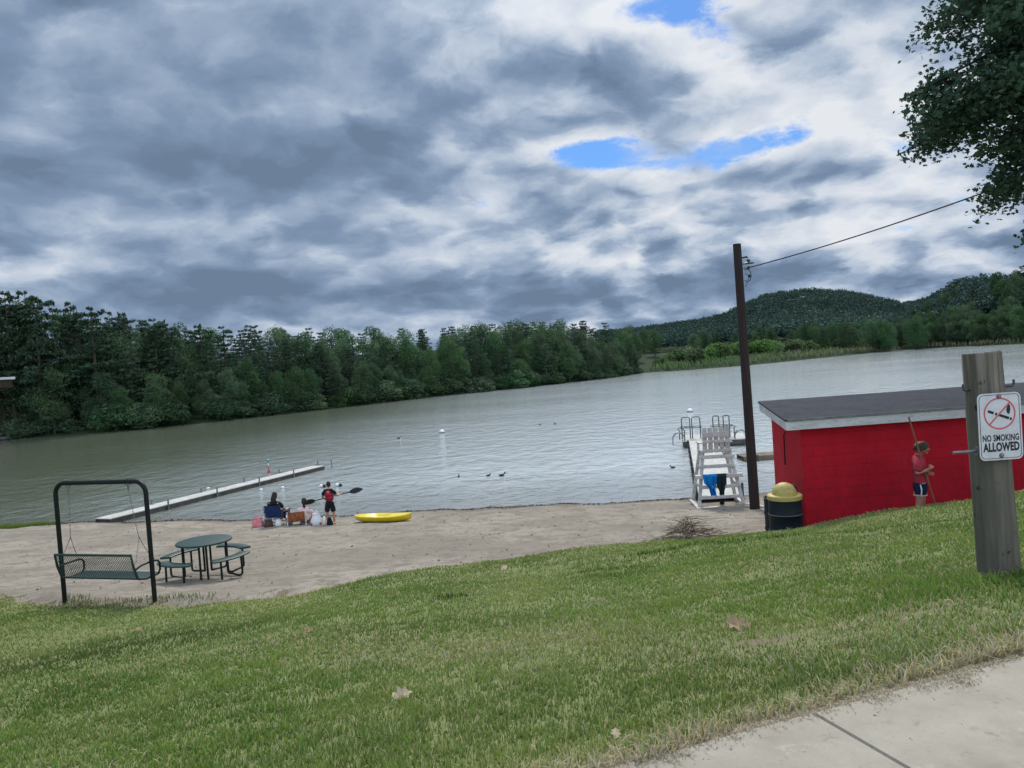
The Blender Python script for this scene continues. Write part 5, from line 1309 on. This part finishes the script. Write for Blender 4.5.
for e, fy in ((-1, -.02), (1, -.12)):
    mb = MB(); c_ = (e*.115, fy+.06, .035); mb.ell(c_, (.05, .135, .05), 14, 8, dent=lambda p: 1 if p.z > -.2 else .9); mb.build('shoe', M['white_cloth'], who)
# broom held in both hands (top-level): from over the head down to the ground
def W(o, p): return o.matrix_basis @ Vector(p)
BW = BY_-.17
brm = empty('broom', (7.25*BW/13.42, BW, gz(7.25*BW/13.42, BW)), 'long handled broom slanting across the person by the shed', 'broom')
b0 = Vector(brm.location); kq = BW/13.42; tp = Vector((6.89*kq, BW, 5.4-1.44*kq)); ft = Vector((7.28*kq, BW, 5.4-3.04*kq)); dn = (ft-tp).normalized()
M['broom_wood'] = surf('brown_broom_handle', (.24, .12, .07), (.17, .085, .05), 5, .55, .3)
MB().tube([tp-b0, (tp+ft)/2-b0, ft-b0], .0145, 8).build('handle', M['broom_wood'], brm)
mb = MB(); mb.tube([ft-b0-dn*.02, ft-b0+dn*.2], [.024, .028], 10); mb.build('ferrule', M['white_plastic'], brm)
M['bristle'] = surf('grey_bristles', (.10, .11, .10), (.05, .055, .05), 40, .9, .1, .8, 120, stretch=(6, 6, 1))
e0 = ft+dn*.19-b0; zb = .01; zfl = gz(brm.location.x, brm.location.y)-brm.location.z
mb = MB(); g = np.random.default_rng(4)
mb.beam(e0+Vector((-.13, 0, -.03)), e0+Vector((.20, 0, -.03)), .06, .045, bev=.008)
for k in range(70):
    u = g.uniform(-.12, .19); w_ = g.uniform(-.028, .028); p_ = e0+Vector((u, w_, -.04)); q = Vector((p_.x*1+.05*g.uniform(.3, 1.2)*(1 if u > 0 else .3), p_.y*1+w_*.8, max(.01, p_.z-g.uniform(.16, .22)))); mb.tube([p_, (p_+q)/2, q], [.006, .006, .004], 4)
mb.build('bristles', M['bristle'], brm)

# --- standing child in red life vest, seen from behind, holding a paddle
KX, KY = -6.52, 26.2; kz = gz(KX, KY)
kid = empty('person', (KX, KY, kz), 'standing child in red life vest and black shorts facing the lake with a paddle', 'person', rz=R(-6)); kid.scale = (.83, .83, .83)
mb = MB(); lsh, rsh = V3(-.19, 0, 1.39), V3(.19, 0, 1.39); lel, rel = V3(-.31, .05, 1.13), V3(.32, .03, 1.15); lwr, rwr = V3(-.30, .27, 1.03), V3(.36, .27, 1.16)
chain(mb, [[(V3(0, 0, .92), (.15, .12)), (V3(0, 0, 1.1), (.14, .11)), (V3(0, 0, 1.27), (.15, .11)), (V3(0, -.01, 1.39), (.12, .09)), (V3(0, 0, 1.48), .055), (V3(0, .02, 1.56), .052)],
  [(V3(0, -.01, 1.39), .1), (lsh, .062), (lel, .044), (lwr, .028)], [(V3(0, -.01, 1.39), .1), (rsh, .062), (rel, .044), (rwr, .028)],
  [(V3(0, 0, .92), .14), (V3(-.10, 0, .84), .095), (V3(-.13, .01, .47), .06), (V3(-.13, -.02, .27), .058), (V3(-.13, -.03, .08), .038)],
  [(V3(0, 0, .92), .14), (V3(.10, 0, .84), .095), (V3(.14, .01, .47), .06), (V3(.15, -.02, .27), .058), (V3(.16, -.03, .08), .038)]])
hand(mb, lwr, (.1, .8, .2), (.1, .2, -1), 1, .9); hand(mb, rwr, (-.1, .8, .2), (-.1, .2, -1), -1, .9)
hc = Vector((0, .03, 1.64)); at, Mr = head_geo(mb, hc, 1.05)
for sx in (-1, 1): mb.ell((sx*.145, .05, .03), (.045, .12, .035), 12, 8)
mb.build('body', M['skin'], kid, angle=80); hair_geo(hc, 1.06, Mr, 1.0, -.45, .6).build('hair', M['hair_dark'], kid, angle=80)
mb = MB(); chain(mb, [[(V3(0, 0, .84), (.165, .135)), (V3(0, 0, 1.25), (.16, .12)), (V3(0, -.01, 1.40), (.15, .115)), (V3(0, 0, 1.47), .075)], [(V3(0, -.01, 1.40), .1), (V3(-.195, 0, 1.39), .092), (V3(-.28, .035, 1.20), .075)], [(V3(0, -.01, 1.40), .1), (V3(.195, 0, 1.39), .092), (V3(.285, .02, 1.21), .075)]]); mb.build('t_shirt', M['black_cloth'], kid, angle=80)
mb = MB(); chain(mb, [[(V3(0, 0, .92), (.185, .155)), (V3(0, 0, 1.12), (.19, .165)), (V3(0, -.005, 1.30), (.185, .155)), (V3(0, -.005, 1.42), (.15, .11))], [(V3(0, -.005, 1.42), .12), (V3(-.12, 0, 1.44), .06)], [(V3(0, -.005, 1.42), .12), (V3(.12, 0, 1.44), .06)]]); vest = mb.build('life_vest', M['red_vest'], kid, angle=80)
for z_ in (1.06, 1.2): 
    MB().tube([(.205*math.cos(R(q)), .178*math.sin(R(q)), z_) for q in range(0, 360, 20)], .012, 6, closed=True).build('strap', M['black_cloth'], vest)
MB().box((.03, -.172, 1.36), (.07, .012, .03), None, .003).build('tab', M['white_cloth'], vest)
mb = MB(); chain(mb, [[(V3(0, 0, 1.08), (.165, .135)), (V3(0, 0, .88), (.18, .155))], [(V3(0, 0, .88), .15), (V3(-.11, 0, .74), .12), (V3(-.13, 0, .50), .118)], [(V3(0, 0, .88), .15), (V3(.11, 0, .74), .12), (V3(.14, 0, .50), .118)]]); mb.build('shorts', M['black_cloth'], kid, angle=80)
kid_m = Matrix.Translation(kid.location) @ Matrix.Rotation(R(-6), 4, 'Z') @ Matrix.Scale(.83, 4)
lh, rh = kid_m @ Vector((-.30, .37, 1.02)), kid_m @ Vector((.36, .37, 1.155))
pd = (rh-lh).normalized(); mid = (lh+rh)/2 + pd*(-.02)
# tilt to the slope seen in the photo
pd = Vector((1.0, .02, .17)).normalized(); hl = .93
pad = empty('paddle', mid, 'black double bladed kayak paddle held across by the standing child', 'paddle')
MB().tube([-pd*hl*.72, Vector((0, 0, 0)), pd*hl*.72], .017, 10).build('shaft', M['black_rubber'], pad)
for s in (-1, 1):
    v = []; f = []; n = 10; px_ = Vector((0, .35, 1)).normalized() if s > 0 else Vector((0, -.3, 1)).normalized(); px_ = (px_-pd*px_.dot(pd)).normalized(); nn = pd.cross(px_)
    for i in range(n+1):
        q = i/n; w_ = (.018 + .085*math.sin(PI*min(1, q*1.02+.03))**.65) if i < n else .03
        for (a, b) in ((1, .004), (0, .014), (-1, .004), (0, -.004)): v.append(pd*s*(hl*.66 + q*.46) + px_*a*w_*(1 if a > 0 else .85) + nn*b)
    for i in range(n):
        for j in range(4): f.append((i*4+j, i*4+(j+1) % 4, (i+1)*4+(j+1) % 4, (i+1)*4+j))
    f += [(3, 2, 1, 0), tuple(n*4+j for j in range(4))]; MB().add(v, f).build('blade', M['black_rubber'], pad, angle=50)

# --- seated people
def seated(loc, rz, label, seat_z, lean, shirt, hairmat, pony, legs, scale=1.0):
    o = empty('person', loc, label, 'person', rz=rz); o.scale = (scale,)*3
    mb = MB(); y1 = -lean
    P_ = V3(0, 0, seat_z+.10); C_ = V3(0, y1*.55, seat_z+.40); S0_ = V3(0, y1*.75, seat_z+.53); N_ = V3(0, y1*.75+.01, seat_z+.63); N2 = V3(0, y1*.7+.04, seat_z+.70)
    ls, rs = V3(-.185, y1*.75, seat_z+.52), V3(.185, y1*.75, seat_z+.52); le, re = V3(-.27, y1*.3+.05, seat_z+.27), V3(.27, y1*.3+.05, seat_z+.27); lw, rw = V3(-.16, .25, seat_z+.20), V3(.16, .25, seat_z+.20)
    kx, kz_, fy = legs
    chain(mb, [[(P_, (.16, .13)), (V3(0, y1*.25, seat_z+.25), (.14, .11)), (C_, (.155, .11)), (S0_, (.12, .09)), (N_, .055), (N2, .05)], [(S0_, .1), (ls, .062), (le, .045), (lw, .028)], [(S0_, .1), (rs, .062), (re, .045), (rw, .028)],
       [(P_, .15), (V3(-.1, .08, seat_z+.09), .095), (V3(-kx, .45, kz_), .06), (V3(-kx-.01, fy, .08), .038)], [(P_, .15), (V3(.1, .08, seat_z+.09), .095), (V3(kx, .45, kz_), .06), (V3(kx+.01, fy, .08), .038)]])
    hand(mb, lw, (.4, .8, -.2), (0, 0, -1), 1, .5); hand(mb, rw, (-.4, .8, -.2), (0, 0, -1), -1, .5)
    for sx in (-1, 1): mb.ell((sx*(kx+.01), fy+.07, .04), (.045, .12, .04), 12, 8)
    hc = Vector((0, y1*.7+.06, seat_z+.785)); at, Mr = head_geo(mb, hc, 1.0, 0, R(-8)); mb.build('body', M['skin'], o, angle=80)
    h = hair_geo(hc, 1.03, Mr, 1.15, -.6, .8, 3)
    if pony == 'long': h.tube([hc+Vector((0, -.05, .02)), hc+Vector((0, -.105, -.10)), hc+Vector((.01, -.12, -.24)), hc+Vector((.0, -.11, -.34))], [.07, .09, .085, .04], 12)
    if pony == 'tail': h.tube([hc+Vector((0, -.09, .05)), hc+Vector((0, -.135, -.02)), hc+Vector((.015, -.14, -.14)), hc+Vector((.02, -.12, -.24))], [.03, .042, .036, .012], 10)
    h.build('hair', hairmat, o, angle=80)
    mb = MB(); chain(mb, [[(P_, (.175, .145)), (V3(0, y1*.25, seat_z+.25), (.16, .13)), (C_, (.18, .135)), (S0_, (.15, .115)), (V3(0, y1*.75, seat_z+.61), .075)], [(S0_, .1), (ls, .095), (tuple((Vector(ls)*.35+Vector(le)*.65)), .075)], [(S0_, .1), (rs, .095), (tuple((Vector(rs)*.35+Vector(re)*.65)), .075)]]); mb.build('shirt', shirt, o, angle=80)
    mb = MB(); chain(mb, [[(V3(0, 0, seat_z+.08), (.175, .14)), (V3(-.1, .12, seat_z+.09), .115), (V3(-kx*.85, .36, (kz_*.7+.3*seat_z)), .09)], [(V3(0, 0, seat_z+.08), .16), (V3(.1, .12, seat_z+.09), .115), (V3(kx*.85, .36, (kz_*.7+.3*seat_z)), .09)]]); mb.build('shorts', M['lilac_cloth'] if pony == 'tail' else M['navy_cloth'], o, angle=80)
    return o
def quad_cloth(mb, p, nu=10, nv=10, sag=.03, th=.006, fn=None):
    a, b, c, d = (Vector(q) for q in p); nrm = (b-a).cross(d-a).normalized(); v = []; f = []
    for side in (0, 1):
        for i in range(nv+1):
            for j in range(nu+1):
                u, w_ = j/nu, i/nv; q = (a*(1-u)+b*u)*(1-w_)+(d*(1-u)+c*u)*w_; q = q - nrm*(sag*4*u*(1-u)*(.6+.4*math.sin(PI*w_)) + side*th)
                v.append(q)
    n1 = (nu+1)*(nv+1)
    for i in range(nv):
        for j in range(nu):
            k = i*(nu+1)+j; f += [(k, k+1, k+nu+2, k+nu+1), (n1+k+nu+1, n1+k+nu+2, n1+k+1, n1+k)]
    return mb.add(v, f)
# navy camping chair and its sitter
CX_, CY_ = -8.42, 26.45; cz_ = gz(CX_, CY_)
M['navy_nylon'] = surf('navy_nylon', (.012, .03, .10), (.018, .042, .13), 4, .7, .2, .4, 12)
ch = empty('camping_chair', (CX_, CY_, cz_), 'navy blue folding camping chair with a high back, seen from behind', 'folding chair', rz=R(-8)); ch.scale = (1, 1, .78)
mb = MB(); quad_cloth(mb, [(-.30, -.24, .40), (.30, -.24, .40), (.27, -.40, .96), (-.27, -.40, .96)], sag=-.05); mb.build('back_fabric', M['navy_nylon'], ch, angle=80)
mb = MB(); quad_cloth(mb, [(-.30, -.24, .41), (-.30, .26, .45), (.30, .26, .45), (.30, -.24, .41)], sag=.06); mb.build('seat_fabric', M['navy_nylon'], ch, angle=80)
mb = MB()
for s in (-1, 1): mb.tube([(s*.33, -.30, .66), (s*.37, 0, .63), (s*.35, .28, .66)], [.03, .04, .03], 8)
mb.build('armrest', M['navy_nylon'], ch)
for s in (-1, 1):
    MB().tube([(s*.30, -.42, .97), (s*.31, -.30, .62), (s*.33, -.24, .40), (-s*.30, -.30, .01)], .0115, 8).build('frame', M['dark_metal'], ch)
    MB().tube([(s*.35, .27, .66), (s*.33, .26, .42), (-s*.28, .30, .01)], .0115, 8).build('frame', M['dark_metal'], ch)
    MB().tube([(s*.33, -.26, .42), (s*.30, .30, .02)], .0115, 8).build('frame', M['dark_metal'], ch); MB().tube([(s*.33, .26, .44), (s*.30, -.30, .02)], .0115, 8).build('frame', M['dark_metal'], ch)
seated((CX_+.04, CY_+.02, cz_), R(-10), 'seated person with long dark hair and dark shirt in the navy camping chair', .27, .34, M['black_cloth'], M['hair_dark'], 'long', (.14, .48, .52))
# low beach chair with an orange brown back
LX, LY = -7.72, 26.3; lz = gz(LX, LY); 
m, t, p = new_mat('orange_patterned_canvas'); M['orange_canvas'] = m; v = t.obj(); c = t.mix(t.mapr(t.noise(v, 9, 4, .6), .4, .6), (.50, .19, .07), (.32, .10, .05)); c = t.mix(t.mapr(t.noise(v, 17, 3, .6), .58, .68), c, (.14, .06, .04)); t.put(p.inputs['Base Color'], c); p.inputs['Roughness'].default_value = .9
lc = empty('beach_chair', (LX, LY, lz), 'low white framed beach chair with an orange brown patterned back', 'folding chair', rz=R(16)); lc.scale = (1, 1, .85)
mb = MB(); quad_cloth(mb, [(-.27, -.16, .17), (.27, -.16, .17), (.27, -.42, .60), (-.27, -.42, .60)], sag=-.03); mb.build('back_fabric', M['orange_canvas'], lc, angle=80)
mb = MB(); quad_cloth(mb, [(-.27, -.16, .17), (-.27, .30, .22), (.27, .30, .22), (.27, -.16, .17)], sag=.03); mb.build('seat_fabric', M['orange_canvas'], lc, angle=80)
for s in (-1, 1):
    MB().tube([(s*.29, -.45, .63), (s*.29, -.17, .17), (s*.29, .24, .02), (s*.29, .34, .03)], .013, 8).build('frame', M['white_plastic'], lc)
    MB().tube([(s*.30, .32, .24), (s*.30, -.16, .18), (s*.30, -.40, .02)], .013, 8).build('frame', M['white_plastic'], lc)
    MB().tube([(s*.31, -.30, .40), (s*.32, .0, .40), (s*.32, .16, .39), (s*.31, .22, .22)], [.014, .022, .022, .013], 8).build('armrest', M['white_plastic'], lc)
MB().tube([(-.29, -.40, .02), (.29, -.40, .02)], .013, 8).build('crossbar', M['white_plastic'], lc)
seated((LX+.28, LY+.10, lz-.05), R(4), 'seated person in a pale pink top with a dark ponytail, beside the orange chair back', .04, .10, M['pink_cloth'], M['hair_dark'], 'tail', (.17, .36, .62))

# --- bags and bits on the sand
def bag(x, y, sx, sy, sz, mat, label, seed, handles=True, rz=0, hm=None, name='beach_bag', cat='bag'):
    z = gz(x, y); o = empty(name, (x, y, z), label, cat, rz=rz); g = np.random.default_rng(seed); ph = g.uniform(0, 6, 4); v = []; f = []; n = 24; m = 12
    for i in range(m+1):
        q = i/m; wv_ = (1-.18*q**2)*(.82+.25*math.sin(PI*min(q*1.1+.15, 1)))
        for k in range(n):
            a = 2*PI*k/n; ca, sa = math.cos(a), math.sin(a); e = .6; px_ = math.copysign(abs(ca)**e, ca); py_ = math.copysign(abs(sa)**e, sa)
            r_ = wv_*(1+.05*math.sin(3*a+ph[0]+q*3)+.04*math.sin(5*a+ph[1]-q*4)); v.append((px_*sx/2*r_, py_*sy/2*r_*(1-.35*q), q*sz+.02*math.sin(2*a+ph[2])*q))
    for i in range(m):
        for k in range(n): f.append((i*n+k, i*n+(k+1) % n, (i+1)*n+(k+1) % n, (i+1)*n+k))
    f += [tuple(range(n-1, -1, -1)), tuple(m*n+k for k in range(n))]; MB().add(v, f).build('sack', mat, o, angle=70)
    if handles:
        for s in (-1, 1): MB().tube([(-sx*.22, s*sy*.22, sz*.93), (-sx*.18, s*sy*.24, sz*1.12), (0, s*sy*.26, sz*1.22), (sx*.18, s*sy*.24, sz*1.12), (sx*.22, s*sy*.22, sz*.93)], .012, 6).build('handle', hm or mat, o)
    return o
M['pink_bag'] = surf('red_pink_bag', (.60, .10, .13), (.62, .28, .30), 9, .8, .2, .3, 20, c=(.7, .5, .5))
m, t, p = new_mat('green_white_print'); M['print_bag'] = m; v = t.obj(); c = t.mix(t.mapr(t.noise(v, 11, 2, .5), .48, .56), (.66, .66, .64), (.05, .22, .12)); t.put(p.inputs['Base Color'], c); p.inputs['Roughness'].default_value = .8
M['brown_bag'] = surf('dark_brown_bag', (.085, .05, .035), (.05, .03, .022), 9, .8, .2, .3, 20)
bag(-9.1, 26.42, .34, .26, .33, M['pink_bag'], 'red and pink beach bag at the left end of the group', 1)
bag(-8.9, 26.8, .34, .3, .50, M['print_bag'], 'green and white printed bag behind the red and pink one', 2, hm=M['white_cloth'])
bag(-8.62, 26.05, .28, .22, .22, M['brown_bag'], 'dark brown bag on the sand behind the navy chair', 3, False)
bag(-8.30, 26.12, .20, .16, .22, M['white_cloth'], 'white bag hanging low behind the navy chair', 4, False)
bag(-8.02, 26.5, .2, .2, .30, M['lilac_cloth'], 'pale bluish bag standing between the two chairs', 6, True)
tote = bag(-6.98, 26.05, .36, .24, .40, M['white_cloth'], 'white tote bag with red ends between the low chair and the child', 5, True)
mb = MB()
for s in (-1, 1): mb.ell((s*.14, -.05, .06), (.06, .07, .055), 12, 8)
mb.build('base_patch', M['red_plastic'], tote)
bag(-7.12, 26.5, .24, .22, .34, M['pink_bag'], 'small red bag leaning behind the white tote', 8, False)
def bottle(x, y, h, mat, cap, label):
    o = empty('bottle', (x, y, gz(x, y)-.005), label, 'bottle'); r_ = h*.15
    MB().lathe([(r_*.9, 0), (r_, .01), (r_, h*.68), (r_*.55, h*.82), (r_*.42, h*.9)], 18).build('flask', mat, o); MB().lathe([(r_*.5, h*.9), (r_*.52, h*.98), (r_*.4, h)], 14).build('cap', cap, o)
bottle(-6.7, 26.02, .36, M['white_plastic'], M['black_rubber'], 'white water bottle standing beside the white tote bag')
bag(-6.50, 26.28-.35, .20, .18, .22, M['black_cloth'], 'small black bag at the heels of the standing child', 9, True)
